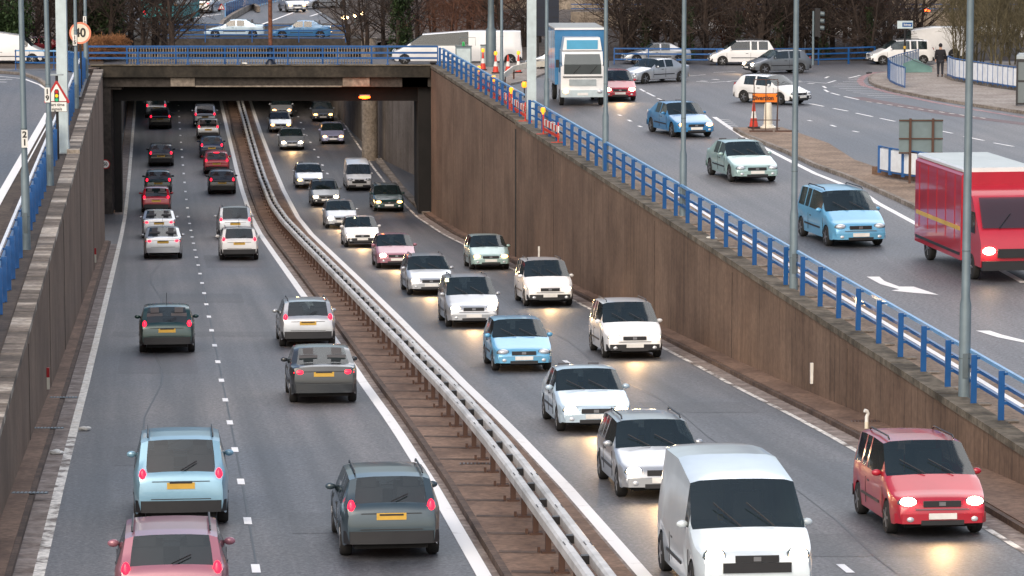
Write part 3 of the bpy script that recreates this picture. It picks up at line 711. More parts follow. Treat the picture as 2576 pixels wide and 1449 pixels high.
t = thing('lamp_post', Vector(((681 - 1288) / FPX * 197.4, 197.4, .12)), 0, 'rust brown lamp post standing on the bridge parapet', 'lamp post')
MB().lathe([(.32, 0), (.30, .08), (.14, .3), (.12, .34), (.12, 1.1)], 14).build('base', 'navy', t, True)
MB().lathe([(.12, 1.1), (.105, 9)], 14).build('shaft', 'rust', t, True)
def square_column(x, y, w, label):
    p = onup(x, y); t = thing('square_column', p, 0, label, 'column', 'pale square gantry columns')
    MB().lathe([(w * .78, -.2), (w * .78, .12), (w * .70, .5), (w * .685, 9.5)], 4).build('shaft', 'galv_pale', t)
    t.rotation_euler = (0, 0, PI / 4 + .02)
    MB().lathe([(w * 1.05, -.05), (w * 1.05, .05)], 4).build('base_plate', 'grey_box', t)
    for z in (3.3, 6.4): MB().lathe([(w * .69, z), (w * .69, z + .015)], 4).build('seam', 'galv_dark', t)
    return t
square_column(160, 386, .385, 'pale square steel column behind the traffic signals warning sign')
square_column(1337, 302, .43, 'pale square steel column standing in the gap of the right railing')

def numplate(post, x, y, digits, w=.17, h=.48, label=None):
    """white plate with stacked digits strapped to a post"""
    p = post.location; d = ray(x, y); Yp = p.y - .13; tt = Yp / d[1]; X = d[0] * tt; Z = CAMH + d[2] * tt
    t = thing('number_plate', (X, Yp, Z), 0, label, 'number plate')
    MB().box((0, 0, 0), (w, .015, h)).build('plate', 'sign_white', t)
    n = len(digits)
    for i, c in enumerate(digits): text(c, h / (n + .35) * 1.15, 'black', t, (0, -.012, (n / 2 - .5 - i) * h / (n + .25)), name='digit', bold=.008)
    for z in (-h * .42, h * .42): MB().box((0, .045, z), (w * .7, .07, .02)).build('strap', 'galv_dark', t)
numplate(P21, 62, 349, '21', label='white plate reading 21 on the leftmost lamp post')
numplate(P19, 119, 239, '19', label='white plate reading 19 left of the triangular warning sign')
numplate(P15, 188, 101, '15', .17, .45, label='white plate reading 15 overlapping the round 40 sign')
numplate(P13, 213, 52, '13', .15, .42, label='small white plate above the round 40 sign')

def at(x, y, Y): d = ray(x, y); t_ = Y / d[1]; return Vector((d[0] * t_, Y, CAMH + d[2] * t_))
# round 40 sign
Y = 158; c = at(202, 83, Y); g = 1.3
t = thing('speed_sign', (c.x, Y, g), 0, 'round 40 speed sign with a salmon rim on a dark pole', 'sign')
zc = c.z - g
MB().lathe([(.05, 0), (.05, zc - .1)], 10).build('pole', 'black', t, True)
MB().disc((0, zc), .50, -.05).disc((0, zc), .50, .0).build('disc', 'sign_salmon', t)
MB().lathe([(.5, -.025), (.5, .02)], 28).build('rim', 'sign_salmon', t)
rm = t.children[-1]; rm.location = (0, -.02, zc); rm.rotation_euler = (PI / 2, 0, 0)
MB().disc((0, zc), .415, -.056, 32).build('face', 'sign_cream', t)
text('40', .56, 'black', t, (0, -.062, zc), bold=.016, sx=.92)
# round 50 sign on the abutment
c = at(265, 413, 196.6); t = thing('speed_sign', tuple(c), 0, 'small round 50 speed sign fixed to the left bridge abutment', 'sign')
MB().disc((0, 0), .27, 0, 28).build('disc', 'sign_red', t); MB().disc((0, 0), .215, -.012, 28).build('face', 'sign_white', t)
MB().box((0, .3, 0), (.08, .6, .08)).build('bracket', 'galv_dark', t)
text('50', .26, 'black', t, (0, -.02, 0), bold=.008, sx=.92)
# triangular traffic lights warning sign
Y = 117.5; p0 = onup(146, 400); c = at(146, 232, p0.y); s_ = FPX / p0.y
t = thing('warning_sign', p0, 0, 'red triangular traffic signals warning sign with a Part time signals plate below', 'sign')
h0 = c.z - p0.z
MB().lathe([(.05, -.1), (.05, h0 + .6)], 10).build('pole', 'black', t, True)
def tri(r, z, y): return [(r * math.cos(a), y, z + r * math.sin(a)) for a in (PI / 2, PI / 2 + 2 * PI / 3, PI / 2 + 4 * PI / 3)]
def rtri(r, z, y, cr):
    out = []
    for a in (PI / 2, PI / 2 + 2 * PI / 3, PI / 2 + 4 * PI / 3):
        cx, cz = (r - cr * 2) * math.cos(a), (r - cr * 2) * math.sin(a)
        for k in range(-3, 4):
            b_ = a + k * PI / 9; out.append((cx + cr * math.cos(b_), y, z + cz + cr * math.sin(b_)))
    return out
def face(pts, th=.02):
    n = len(pts); m_ = MB(); m_.v += pts + [(a, b + th, c_) for a, b, c_ in pts]; m_.f.append(tuple(range(n))); m_.f.append(tuple(n + i for i in reversed(range(n))))
    for i in range(n): m_.f.append((i, (i + 1) % n, n + (i + 1) % n, n + i))
    return m_
face(rtri(.56, h0 - .1, -.08, .05)).build('border', 'sign_red', t)
face(rtri(.415, h0 - .1, -.09, .03), .005).build('face', 'sign_white', t)
face([(x, -.096, h0 - .12 + z) for x, z in ((-.07, -.22), (.07, -.22), (.085, -.15), (.085, .16), (.05, .23), (-.05, .23), (-.085, .16), (-.085, -.15))], .003).build('signal_symbol', 'black', t)
for z, mt in ((.14, 'sig_red'), (0, 'sig_yellow'), (-.14, 'sig_green')): MB().disc((0, h0 - .12 + z), .06, -.102, 16).build('signal_dot', mt, t)
hp = at(146, 268, p0.y).z - p0.z
MB().box((0, -.07, hp), (.72, .02, .36)).build('plate', 'black', t); MB().box((0, -.076, hp), (.69, .02, .33)).build('plate_face', 'sign_white', t)
text('Part time', .145, 'black', t, (0, -.09, hp + .07), bold=.003); text('signals', .145, 'black', t, (0, -.09, hp - .085), bold=.003)
MB().box((0, 0, h0 + .62), (.45, .2, .05)).build('lamp_hood', 'grey_box', t)
# marker posts on the walls
def marker(x, y, Yw, X, h, mt1, mt2, label, rz):
    z = CAMH + ray(x, y)[2] * Yw / ray(x, y)[1]
    t = thing('marker_post', (X, Yw, z - h / 2), rz, label, 'marker post')
    MB().box((0, 0, h * .28), (.07, .09, h * .56)).build('lower_part', mt2, t); MB().box((0, 0, h * .78), (.075, .095, h * .44)).build('upper_part', mt1, t)
def onwall(fx, x):
    lo, hi = 30., 190.
    for i in range(40):
        m_ = (lo + hi) / 2
        v = 1288 + FPX * fx(m_) / m_ 
        inc = (1288 + FPX * fx(200) / 200) > (1288 + FPX * fx(40) / 40)
        if (v < x) == inc: lo = m_
        else: hi = m_
    return lo
for x, y, h, lab in ((233, 642, .62, 'red and white marker post on the left wall near the bridge'), (108, 952, .56, 'red and white marker post lower on the left wall'),):
    Yw = onwall(lambda q: wallL(q) + .05, x); marker(x, y, Yw, wallL(Yw) + .05, h, 'sign_red', 'sign_cream', lab, .1)
for x, y, h, lab in ((2050, 939, .55, 'white marker strip on the right wall nearest the camera'), (1356, 634, .48, 'white marker strip midway along the right wall'),):
    Yw = onwall(lambda q: wallR(q) - .05, x); marker(x, y, Yw, wallR(Yw) - .05, h, 'sign_white', 'sign_white', lab, .1)
c = at(913, 317, 238); t = thing('marker_post', tuple(c), 0, 'tiny white marker on the pale wall beyond the bridge', 'marker post'); MB().box((0, 0, 0), (.07, .07, .45)).box((0, -.04, 0), (.05, .02, .4)).build('post', 'sign_white', t)

# diversion sign on its frame
p = onup(1926, 331, .13); p.z += .13
t = thing('diversion_sign', p, 0, 'orange Diversion sign in a tall dark wire frame on the island', 'sign')
sc = FPX / p.y; Wd = 60 / sc; Hd = 131 / sc
fr = MB(); 
for x in (-Wd / 2, 0, Wd / 2): fr.tube([(x, 0, .0), (x, 0, Hd)], .018, 6)
fr.tube([(-Wd / 2, 0, Hd), (Wd / 2, 0, Hd)], .018, 6)
for z in (.12, .5): fr.tube([(-Wd / 2 - .1, 0, z), (Wd / 2 + .1, 0, z)], .018, 6)
for x in (-Wd / 2, Wd / 2): fr.tube([(x, 0, Hd * .62), (x, .75, 0)], .018, 6)
fr.build('frame', 'rust_post', t)
zb_ = 85 / sc
MB().box((-.04, .03, zb_), (64 / sc, .02, 24 / sc)).build('board', 'black', t); MB().box((-.04, .022, zb_), (61 / sc, .02, 21.5 / sc)).build('board_face', 'sign_orange', t)
text('Diversion', .27, 'black', t, (-.13, -.03, zb_), bold=.006, sx=.88)
face([(.54 + x, .0, zb_ + z) for x, z in ((-.025, -.2), (.025, -.2), (.025, .08), (.1, .03), (.1, .09), (0, .21), (-.1, .09), (-.1, .03), (-.025, .08))], .004).build('arrow', 'black', t)
for x in (-.2, .9): MB().box((x, -.05, .03), (1.0, .25, .06)).build('foot', 'rust_post', t)
p = onup(1932, 322, .13); p.z += .13
t = thing('bollard', p, 0, 'cream keep left bollard with rounded top behind the diversion frame', 'bollard')
MB().lathe([(.26, 0), (.26, .12), (.20, .16), (.195, .3), (.165, 1.0), (.14, 1.1), (.06, 1.15)], 16).build('shell', 'bollard', t, True)
MB().lathe([(.36, -.0), (.36, .05), (.3, .08)], 16).build('base', 'bollard', t, True)

# cones
cone_src = None
def cone(x, y, label, lamp=False, s=1.0, plain_top=False, up=.0):
    global cone_src
    p = onup(x, y)
    if up: p = hit(x, y, lambda X, Y: up); p.z = up
    t = thing('traffic_cone', p, 0, label, 'cone', 'red and white traffic cones')
    if cone_src is None:
        k = 1.0
        cone_src = [('base', MB().box((0, 0, .03), (.44, .44, .06)).mesh('base', 'black'), 1), ('cone', MB().lathe([(.17, .06), (.115, .38)], 14).mesh('cone', 'cone_red', True), 1),
                    ('white_band', MB().lathe([(.116, .38), (.075, .64)], 14).mesh('white_band', 'cone_white', True), 1), ('tip', MB().lathe([(.075, .64), (.03, 1.0)], 14).mesh('tip', 'cone_red', True), 1),
                    ('lamp', MB().lathe([(.05, .98), (.09, 1.0), (.10, 1.12), (.07, 1.2)], 12).mesh('lamp', 'beacon', True), 1)]
    for n_, me, q in cone_src:
        if n_ == 'lamp' and not lamp: continue
        inst(n_, me, t)
    t.scale = (s, s, s)
for x, y, lab, lm_ in [(1215, 176, 'cone with an amber lamp in front of the grey cabinet', 1), (1247, 184, 'tall cone with an amber lamp right of the stout mast', 1), (1278, 184, 'cone without a lamp under the curved guard rail', 0),
                       (1304, 183, 'cone with an amber lamp just left of the pale square column', 1), (1896, 322, 'red and white cone left of the diversion frame', 0)]:
    cone(x, y, lab, lm_, 1.0 if x < 1800 else 1.15, up=.12 if x < 1800 else .13)
# red and white barrier boards with beacons behind the railing
def board(x, y, x2, y2, label, lamp=True):
    a, b = plane(x, y), plane(x2, y2); t = thing('barrier_board', a, math.atan2(b.y - a.y, b.x - a.x), label, 'barrier', 'red and white barrier boards behind the railing')
    Ln = (b - a).length
    MB().box((Ln / 2, 0, .6), (Ln, .05, .26)).build('board', 'cone_white', t)
    n = int(Ln / .45)
    for i in range(n):
        if i % 2 == 0: MB().box(((i + .5) * Ln / n, 0, .6), (Ln / n, .056, .266)).build('red_stripe', 'cone_red', t)
    MB().box((Ln / 2, 0, .3), (Ln, .04, .12)).build('tapping_rail', 'cone_red', t)
    for x_ in (.1, Ln - .1): MB().box((x_, 0, .45), (.05, .06, .9)).box((x_, 0, .04), (.1, .6, .07)).build('leg', 'cone_red', t)
    if lamp: MB().lathe([(.05, .9), (.05, .98), (.1, 1.0), (.1, 1.16), (.05, 1.2)], 12).build('beacon', 'beacon', t, True); t.children[-1].location = (.15, 0, 0)
board(1205, 224, 1238, 248, 'red and white barrier board nearest the bridge corner')
board(1242, 251, 1282, 281, 'second red and white barrier board from the bridge corner')
board(1286, 284, 1322, 308, 'red and white barrier board left of the pale column')
board(1366, 340, 1405, 362, 'red and white barrier board right of the pale column')
t = thing('road_beacon', plane(1319, 246), 0, 'orange round beacon lamp behind the railing left of the pale column', 'lamp')
MB().lathe([(.03, 0), (.03, .5)], 8).build('stem', 'black', t); MB().lathe([(.06, .5), (.13, .55), (.14, .7), (.1, .8)], 14).build('lens', 'beacon', t, True)
# white curved guard rail
t = thing('guard_rail', plane(1262, 200), 0, 'cream curved guard rail beneath the white vehicle, ending among the cones', 'barrier')
pts = [plane(x, y) for x, y in ((1258, 245), (1268, 222), (1290, 204), (1330, 193), (1375, 190), (1420, 190))]
MB().sweep([p + Vector((0, 0, .5)) for p in pts], [(-.04, 0), (-.07, .08), (-.04, .15), (-.07, .22), (-.04, .3), (.04, .3), (.04, 0)]).build('beam', 'bollard', t, world=True)
for p in pts[::1]: MB().box(p + Vector((.05, .05, .3)), (.09, .09, .6)).build('post', 'rust_post', t, world=True)
# cabinets
def cabinet(x, y, w, h, label, lights=False):
    p = plane(x, y); t = thing('cabinet', p, 0, label, 'cabinet')
    MB().box((0, .2, h / 2), (w, .4, h)).build('body', 'grey_box' if not lights else 'galv', t); MB().box((0, .2, h + .02), (w + .06, .46, .04)).build('lid', 'galv_dark', t)
    MB().box((0, -.006, h * .5), (w * .85, .012, h * .8)).build('door', 'galv_pale' if lights else 'grey_box', t)
    if lights:
        MB().tube([(-w / 2, .1, h + .04), (-w / 2, .1, h + .5), (w / 2, .1, h + .5), (w / 2, .1, h + .04)], .012, 6).build('wire_guard', 'galv_dark', t)
        for s__, mt in ((-1, 'led_red'), (1, 'led_green')): MB().lathe([(.08, h + .04), (.08, h + .2), (.05, h + .28)], 10).build('indicator', mt, t, True); t.children[-1].location = (s__ * .22, .15, 0)
cabinet(1166, 168, .92, 1.15, 'scribbled grey cabinet with a red and a green indicator behind the bridge railing', True)
cabinet(1221, 170, .55, 1.25, 'narrow grey cabinet left of the stout mast')
# dark sign tower
t = thing('sign_panel', plane(1375, 150), 0, 'tall near-black panel rising behind the pale column', 'sign')
MB().box((0, 0, 3.2), (1.45, .18, 3.6)).build('panel', 'navy', t)
for z in (1.9, 2.5, 3.1, 3.7): MB().box((0, -.1, z), (1.45, .02, .02)).build('seam', 'black', t)
for x in (-.5, .5): MB().box((x, .02, .7), (.1, .1, 1.4)).build('leg', 'black', t)
# traffic signal
t = thing('traffic_signal', plane(2045, 164), 0, 'traffic signal seen from the side on a pale green pole before the trees', 'traffic light')
MB().lathe([(.07, 0), (.06, 3.1)], 12).build('pole', 'galv', t, True)
MB().box((.22, 0, 2.45), (.30, .42, 1.6)).build('backing_board', 'black', t)
for z in (2.95, 2.55, 2.15): MB().tube([(.38, -.05, z), (.62, -.12, z - .02)], [.14, .13], 12).build('hood', 'galv_dark', t, True)
# subway sign
t = thing('street_sign', onup(2275, 184), 0, 'small pale blue name sign on a black pole at the subway steps', 'sign')
MB().lathe([(.055, 0), (.055, 2.55)], 10).build('pole', 'black', t, True); MB().lathe([(.07, 1.35), (.07, 1.5)], 10).build('yellow_band', 'plate_yellow', t, True)
MB().box((0, -.02, 2.68), (.86, .08, .42)).build('plate', 'galv_pale', t); MB().box((.12, -.065, 2.68), (.56, .01, .24)).build('blue_panel', 'blue_paint', t)
text('Subway', .135, 'sign_white', t, (.12, -.075, 2.68), bold=.003)
t.rotation_euler = (0, 0, 0)
# sign seen from behind on the island
p = onup(2315, 470)
t = thing('road_sign', p, 0, 'large grey sign board seen from behind on two brown posts', 'sign')
s_ = FPX / p.y
MB().box((0, .06, 127 / s_), (110 / s_, .03, 88 / s_)).build('board', 'sign_back', t)
for x in (-27 / s_, 30 / s_): MB().box((x, 0, 86 / s_), (.085, .08, 174 / s_)).build('post', 'rust_post', t)
for z in (168, 122, 86): MB().box((0, .02, z / s_), (111 / s_, .05, .045)).build('brace', 'rust_post', t)

# white panels in blue frames
def panels(pts, label, h=1.05, step=1.0, base=0.13, mt='panel_white', pw=.05):
    P = [Vector((*plane(x, y, base)[:2], base)) for x, y in pts]; Q = resample(P, step)
    t = thing('panel_fence', Q[0][0], 0, label, 'fence')
    for i, (q, d) in enumerate(Q):
        MB().box(q + Vector((0, 0, h / 2)), (pw, pw, h + .06)).build('post', 'blue_paint', t, world=True)
        if i:
            a = Q[i - 1][0]; u = (q - a); c_ = (q + a) / 2; an = math.atan2(u.y, u.x)
            MB().box(c_ + Vector((0, 0, h / 2 + .02)), (u.length - pw, .02, h - .18), an).build('panel', mt, t, world=True)
    for z in (.06, h): MB().tube([q + Vector((0, 0, z)) for q, d in Q], .028, 6).build('rail', 'blue_paint', t, world=True)
    return t
panels([(2233, 196), (2240, 206), (2256, 214), (2276, 221)], 'curved white panel guard fence on the pavement corner, left of the subway steps', step=.42)
panels([(2233, 196), (2262, 185), (2310, 172)], 'white panel guard fence running back beside the subway steps', step=.75)
panels([(2384, 190), (2400, 197), (2440, 204), (2500, 213), (2545, 220), (2650, 232)], 'long white panel guard fence right of the walking person', step=.62, base=.3)
panels([(2212, 432), (2254, 441), (2300, 447), (2352, 454)], 'white panel fence with thick blue posts under the grey sign board', step=.95, base=.35, pw=.13, h=.95)
upw = MB(); P = [Vector((*plane(x, y, .0)[:2], 0)) for x, y in ((2384, 200), (2400, 208), (2440, 215), (2500, 225), (2560, 233), (2650, 246))]
t = thing('low_wall', P[0], 0, 'low mossy wall under the long white panel fence', 'wall'); upw.sweep(P, [(-.18, .0), (-.18, .32), (.18, .32), (.18, 0)]).build('wall_body', 'kerb_grey', t, world=True)
P = [Vector((*plane(x, y, .0)[:2], 0)) for x, y in ((2205, 446), (2300, 462), (2420, 482), (2600, 512))]
t = thing('low_wall', P[0], 0, 'low brown wall on the island below the panel fence', 'wall'); MB().sweep(P, [(-.2, 0), (-.2, .42), (.2, .42), (.2, 0)]).build('wall_body', 'brown_concrete', t, world=True)
# subway steps: teal tiled side wall and handrail
a, b = plane(2276, 184, .13), plane(2352, 183, .13)
t = thing('subway_wall', a, math.atan2(b.y - a.y, b.x - a.x), 'teal tiled side wall of the subway steps behind the person', 'wall')
Ln = (b - a).length
face([(0, .5, .0), (Ln, .5, .0), (Ln, .5, .25), (Ln * .45, .5, .75), (0, .5, .45)], .15).build('tiles', 'tile_teal', t)
MB().tube([(0, .3, 1.0), (Ln * .4, .3, .65), (Ln, .3, .3)], .03, 6).build('handrail', 'galv_dark', t)
# phone box at the right edge
t = thing('phone_box', plane(2580, 266, .13), -.15, 'black framed glass telephone box cut by the right frame edge', 'phone box')
for x in (-.42, .42):
    for y in (-.42, .42): MB().box((x, y, 1.15), (.09, .09, 2.2)).build('post', 'trim', t)
for z in (.12, 1.2, 2.15): MB().box((0, -.42, z), (.75, .06, .09)).box((-.42, 0, z), (.06, .75, .09)).build('cross_bar', 'trim', t)
MB().box((0, -.42, 1.1), (.76, .02, 2.0)).box((-.42, 0, 1.1), (.02, .76, 2.0)).build('glass_pane', 'booth_glass', t)
MB().lathe([(.66, 2.25), (.66, 2.38), (.5, 2.5)], 4).build('roof', 'grey_box', t); t.children[-1].rotation_euler = (0, 0, PI / 4)
MB().box((0, .3, 1.3), (.35, .2, .7)).build('telephone', 'trim', t)
MB().tube([(-.4, -.1, 2.5), (-.3, -.1, 2.72), (.3, -.1, 2.8), (.5, -.1, 2.78)], .03, 6).build('roof_hoop', 'trim', t)
# small litter and debris
for k, (x, y, up, mt, lab) in enumerate([(2186, 192, 1, 'black', 'black bin bag scraps on the pavement corner kerb'), (214, 1183 - 100, 0, 'litter', 'white litter scrap in the left gutter, upper of two'), (143, 1143, 0, 'litter', 'white litter scrap in the left gutter above the drain'),
                                 (480, 162, 2, 'litter', 'white rag caught on the bridge parapet'), (2335, 228, 1, 'litter', 'white litter scrap under the long panel fence'), (1790, 603, 1, 'litter', 'paper scrap at the foot of the right railing')]):
    p = onup(x, y) if up == 1 else (onroad(x, y) if up == 0 else Vector(((617 - 1288) / FPX * 197, 196.95, .15)))
    b = MB()
    for j in range(9): 
        a_ = random.random() * 6.28; b.ell((.08 * math.cos(a_), .08 * math.sin(a_), .05 + .02 * (j % 2) + (.13 if up == 1 and k == 0 else 0)), (.07 + .05 * random.random(), .05, .03 + .02 * random.random()), 6, 4)
    o = b.build('litter', mt); o.location = p; tag(o, lab, 'litter')
# bent pipe stub beside the right kerb
p = onroad(2180, 1078, .14); p.z += .14
t = thing('standpipe', p, 0, 'short bent white pipe stub on the kerb at the foot of the right wall', 'pipe')
MB().tube([(0, 0, 0), (0, 0, .16)], .05, 10).build('lower_pipe', 'sign_cream', t, True); MB().tube([(0, 0, .16), (0, 0, .28), (.03, 0, .36), (.0, -.03, .42), (-.06, -.05, .44)], .045, 10).build('bend', 'sign_white', t, True)

# ================================================================= VEHICLES
KINDS = {
 # L, W, H, belt, hoodz front, cowl x, roof front x, roof rear x, tail glass x, boot z, tail z
 'hatchback': dict(L=4.0, W=1.72, H=1.46, belt=.93, nose=.66, cowlz=.96, xc=.95, xf=.25, xr=-1.45, xt=-1.85, bootz=.96, nb=1),
 'saloon': dict(L=4.5, W=1.76, H=1.43, belt=.92, nose=.64, cowlz=.94, xc=.95, xf=.30, xr=-.95, xt=-1.65, bootz=1.02, nb=1),
 'estate': dict(L=4.6, W=1.77, H=1.47, belt=.93, nose=.66, cowlz=.95, xc=1.0, xf=.35, xr=-1.85, xt=-2.15, bootz=1.0, nb=2),
 'people_carrier': dict(L=4.4, W=1.80, H=1.66, belt=1.02, nose=.74, cowlz=1.08, xc=1.25, xf=.45, xr=-1.75, xt=-2.10, bootz=1.05, nb=2),
 'off_roader': dict(L=4.5, W=1.85, H=1.80, belt=1.10, nose=.90, cowlz=1.12, xc=.95, xf=.50, xr=-1.95, xt=-2.15, bootz=1.12, nb=2),
 'van': dict(L=5.2, W=1.95, H=2.15, belt=1.18, nose=.92, cowlz=1.22, xc=1.75, xf=1.05, wt=.20, xr=-2.50, xt=-2.58, bootz=1.2, nb=0),
 'long_van': dict(L=8.6, W=2.0, H=2.25, belt=1.25, nose=.90, cowlz=1.20, xc=3.5, xf=2.3, wt=.2, xr=-4.20, xt=-4.28, bootz=1.2, nb=0),
}
def ip(x, P): return float(np.interp(x, [a for a, b in P], [b for a, b in P]))
BODY = {}
def car_meshes(kind, pm):
    key = (kind, pm)
    if key in BODY: return BODY[key]
    K = KINDS[kind]; Lh = K['L'] / 2; W = K['W']; H = K['H']; r = .31 if kind != 'off_roader' else .36
    if 'van' in kind: r = .34
    xw = (Lh - .82, -Lh + .80); ra = r + .055
    topP = [(-Lh, K['bootz'] - .16), (-Lh + .06, K['bootz'] - .02), (min(K['xt'], -Lh + .12), K['bootz']) if K['xt'] < -Lh + .3 else (-Lh + .2, K['bootz'] + .0), (K['xt'], K['bootz'] + .01), (K['xr'], H - .035), (K['xr'] + .45, H - .01), ((K['xf'] - .7 if 'wt' in K else 0) if K['xf'] > .1 else -.3, H), (K['xf'], H - .03 - K.get('wt', 0)), (K['xc'], K['cowlz']), (Lh - .45, K['nose'] + .10), (Lh - .12, K['nose']), (Lh, K['nose'] - .14)]
    topP = sorted(dict(topP).items())
    fwd = K['xf'] - .05; xg0 = K['xr'] + (.05 if K['nb'] else .05)
    xb = (K['xf'] + K['xr']) / 2 + .15
    xs = [-Lh, -Lh + .05, -Lh + .15, -Lh + .3, K['xt'], (K['xt'] + K['xr']) / 2, K['xr'], K['xr'] + .14, K['xr'] + .45, xb - .05, xb + .05, K['xf'], (K['xf'] + K['xc']) / 2, K['xc'], (K['xc'] + Lh) / 2, Lh - .3, Lh - .12, Lh - .04, Lh]
    xq = K['xr'] + .72
    if K['nb'] == 2: xs += [xq, xq + .09]
    for w_ in xw: xs += [w_ + ra * math.sin(R(a)) for a in (-90, -70, -45, -20, 0, 20, 45, 70, 90)]
    xs = sorted(xs); xx = []
    for x in xs:
        if not xx or x - xx[-1] > .012: xx.append(x)
    xs = xx
    def ring(x):
        zt = ip(x, topP); e = abs(x) - (Lh - .7); k = 1 - .13 * max(0, e / .7) ** 2.2
        hw = W / 2 * k; cab = zt > K['belt'] + .06
        zb_ = min(K['belt'] + .015 * (1 if x < 0 else 0), zt - .05)
        zl = .24 if abs(x) < Lh - .25 else .24 + .1 * (abs(x) - Lh + .25) / .25
        for w_ in xw:
            if abs(x - w_) < ra: zl = max(zl, r + math.sqrt(max(0, ra * ra - (x - w_) ** 2)) - .01)
        tum = .30 if kind not in ('van', 'people_carrier', 'long_van') else (.13 if 'van' in kind else .22)
        rw = hw - .035 - tum * max(0, zt - zb_ - .05) if cab else hw - .06
        ze = zt - (.06 if cab else .028)
        return [(hw * .965, zl), (hw * .995, max(zl + .02, zl + (zb_ - zl) * .35)), (hw, max(zl + .03, zl + (zb_ - zl) * .7)), (hw * .975, max(zb_, zl + .04)), (rw, max(ze, zl + .06)), (rw * .82, max(zt - .02, zl + .07)), (rw * .4, max(zt - .003, zl + .075)), (0, max(zt, zl + .078))]
    rings = [ring(x) for x in xs]; n = 8
    V = []
    for x, rg in zip(xs, rings):
        for y, z in rg: V.append((x, y, z))
        for y, z in rg[-2::-1]: V.append((x, -y, z))
    m_ = 2 * n - 1
    F = {'body': [], 'windscreen': [], 'rear_window': [], 'side_window': [], 'side_window2': []}
    mid = lambda i: (xs[i] + xs[i + 1]) / 2
    for i in range(len(xs) - 1):
        xm = mid(i)
        for j in range(m_ - 1):
            jj = j if j < n - 1 else m_ - 2 - j
            q = (i * m_ + j, (i + 1) * m_ + j, (i + 1) * m_ + j + 1, i * m_ + j + 1); nm = 'body'
            if jj == 3:
                ok = K['xr'] + .10 < xm < (K['xf'] + K['xc']) / 2 and not (xb - .05 <= xm <= xb + .05)
                if K['nb'] == 2 and xq < xm < xq + .09: ok = False
                if 'van' in kind: ok = xb + 1.2 < xm < (K['xf'] + K['xc']) / 2 + .1
                if kind == 'hatchback' and xm < K['xr'] + .2: ok = False
                if ok: nm = 'side_window' if j < n - 1 else 'side_window2'
            if jj >= 5 or jj == 4:
                if K['xf'] < xm < K['xc'] and jj >= 4: nm = 'windscreen' if jj >= 5 or True else 'body'
                if K['xt'] < xm < K['xr'] and 'van' not in kind and jj >= 5: nm = 'rear_window'
            F[nm].append(q)
    F['body'].append(tuple(range(m_ - 1, -1, -1))); e = (len(xs) - 1) * m_; F['body'].append(tuple(range(e, e + m_)))
    out = []
    for nm, fs in F.items():
        if not fs: continue
        used = sorted({i for q in fs for i in q}); mp = {a: b for b, a in enumerate(used)}
        b = MB(); b.v = [V[i] for i in used]; b.f = [tuple(mp[i] for i in q) for q in fs]
        me = b.mesh(nm.replace('2', ''), 'body_' + pm if nm == 'body' else 'glass', True)
        out.append((nm.replace('2', ''), me))
    # under body, bumpers, grille, mirrors, plates
    out.append(('underbody', MB().box((0, 0, .42), (K['L'] - .25, W - .48, .44)).box((0, 0, .36), (K['L'] - 2.5, W - .14, .2)).mesh('underbody', 'underbody')))
    hwf = W / 2 * .87
    fb = MB(); prof = [(Lh - .16, hwf + .07), (Lh + .02, hwf - .04), (Lh + .055, hwf * .5), (Lh + .06, 0)]
    def bumper(sgn, z0, z1):
        P = [(sgn * a, b_) for a, b_ in prof] + [(sgn * a, -b_) for a, b_ in prof[-2::-1]]; b = MB(); k = len(P)
        for x, y in P: b.v += [(x, y, z0), (x, y, z1), (x - sgn * .12, y * .93, z1), (x - sgn * .12, y * .93, z0)]
        for i in range(k - 1):
            for j in range(4): b.f.append((4 * i + j, 4 * i + (j + 1) % 4, 4 * i + (j + 1) % 4 + 4, 4 * i + j + 4))
        return b
    out.append(('front_bumper', bumper(1, .28, .46).mesh('front_bumper', 'trim' if (pm in ('white', 'grey', 'red') or 'van' in kind) else 'body_' + pm, True)))
    out.append(('rear_bumper', bumper(-1, .30, .52).mesh('rear_bumper', 'trim' if kind != 'saloon' else 'body_' + pm, True)))
    out.append(('grille', MB().box((Lh + .005, 0, K['nose'] - .10), (.03, .70, .11)).box((Lh + .03, 0, .30), (.06, .8, .09)).mesh('grille', 'trim')))
    van_ = 'van' in kind
    out.append(('badge_bar', MB().box((Lh + .015, 0, K['nose'] - .20), (.02, 1.0, .015)).box((Lh + .02, 0, K['nose'] - .10), (.035, .12, .07)).mesh('badge_bar', 'rim')))
    wp = MB()
    for y_ in (-.12, .42): wp.tube([(K['xc'] + .03, y_, K['cowlz'] + .01), (K['xc'] - (K['xc'] - K['xf']) * .35, y_ + .42 * (-1 if y_ > 0 else -1), K['cowlz'] + (H - K['cowlz']) * .35 + .04)], .012, 4)
    out.append(('wipers', wp.mesh('wipers', 'black')))
    if not van_:
        bs = MB().box((-Lh - .003, 0, K['bootz'] - .17), (.012, W * .60, .014)).box((-Lh - .003, 0, .55), (.012, W * .62, .014)).box((-Lh - .012, 0, K['bootz'] - .19), (.02, .42, .03))
        out.append(('boot_seam', bs.mesh('boot_seam', 'trim')))
        if kind != 'saloon': out.append(('rear_wiper', MB().tube([(K['xt'] - .06, 0, K['bootz'] + .03), (K['xt'] + (K['xr'] - K['xt']) * .3 - .05, -.3, K['bootz'] + (H - K['bootz']) * .32)], .012, 4).mesh('rear_wiper', 'black')))
        for sd in (-1, 1): out.append(('fog_lamp', MB().ell((Lh + .035, sd * W * .33, .36), (.03, .07, .05), 8, 5).mesh('fog_lamp', 'headlamp_off', True)))
    else:
        out.append(('lower_grille', MB().box((Lh + .02, 0, K['nose'] - .24), (.03, 1.1, .16)).mesh('lower_grille', 'trim')))
    out.append(('front_plate', MB().box((Lh + .075, 0, .42), (.012, .52, .11)).mesh('front_plate', 'plate_white')))
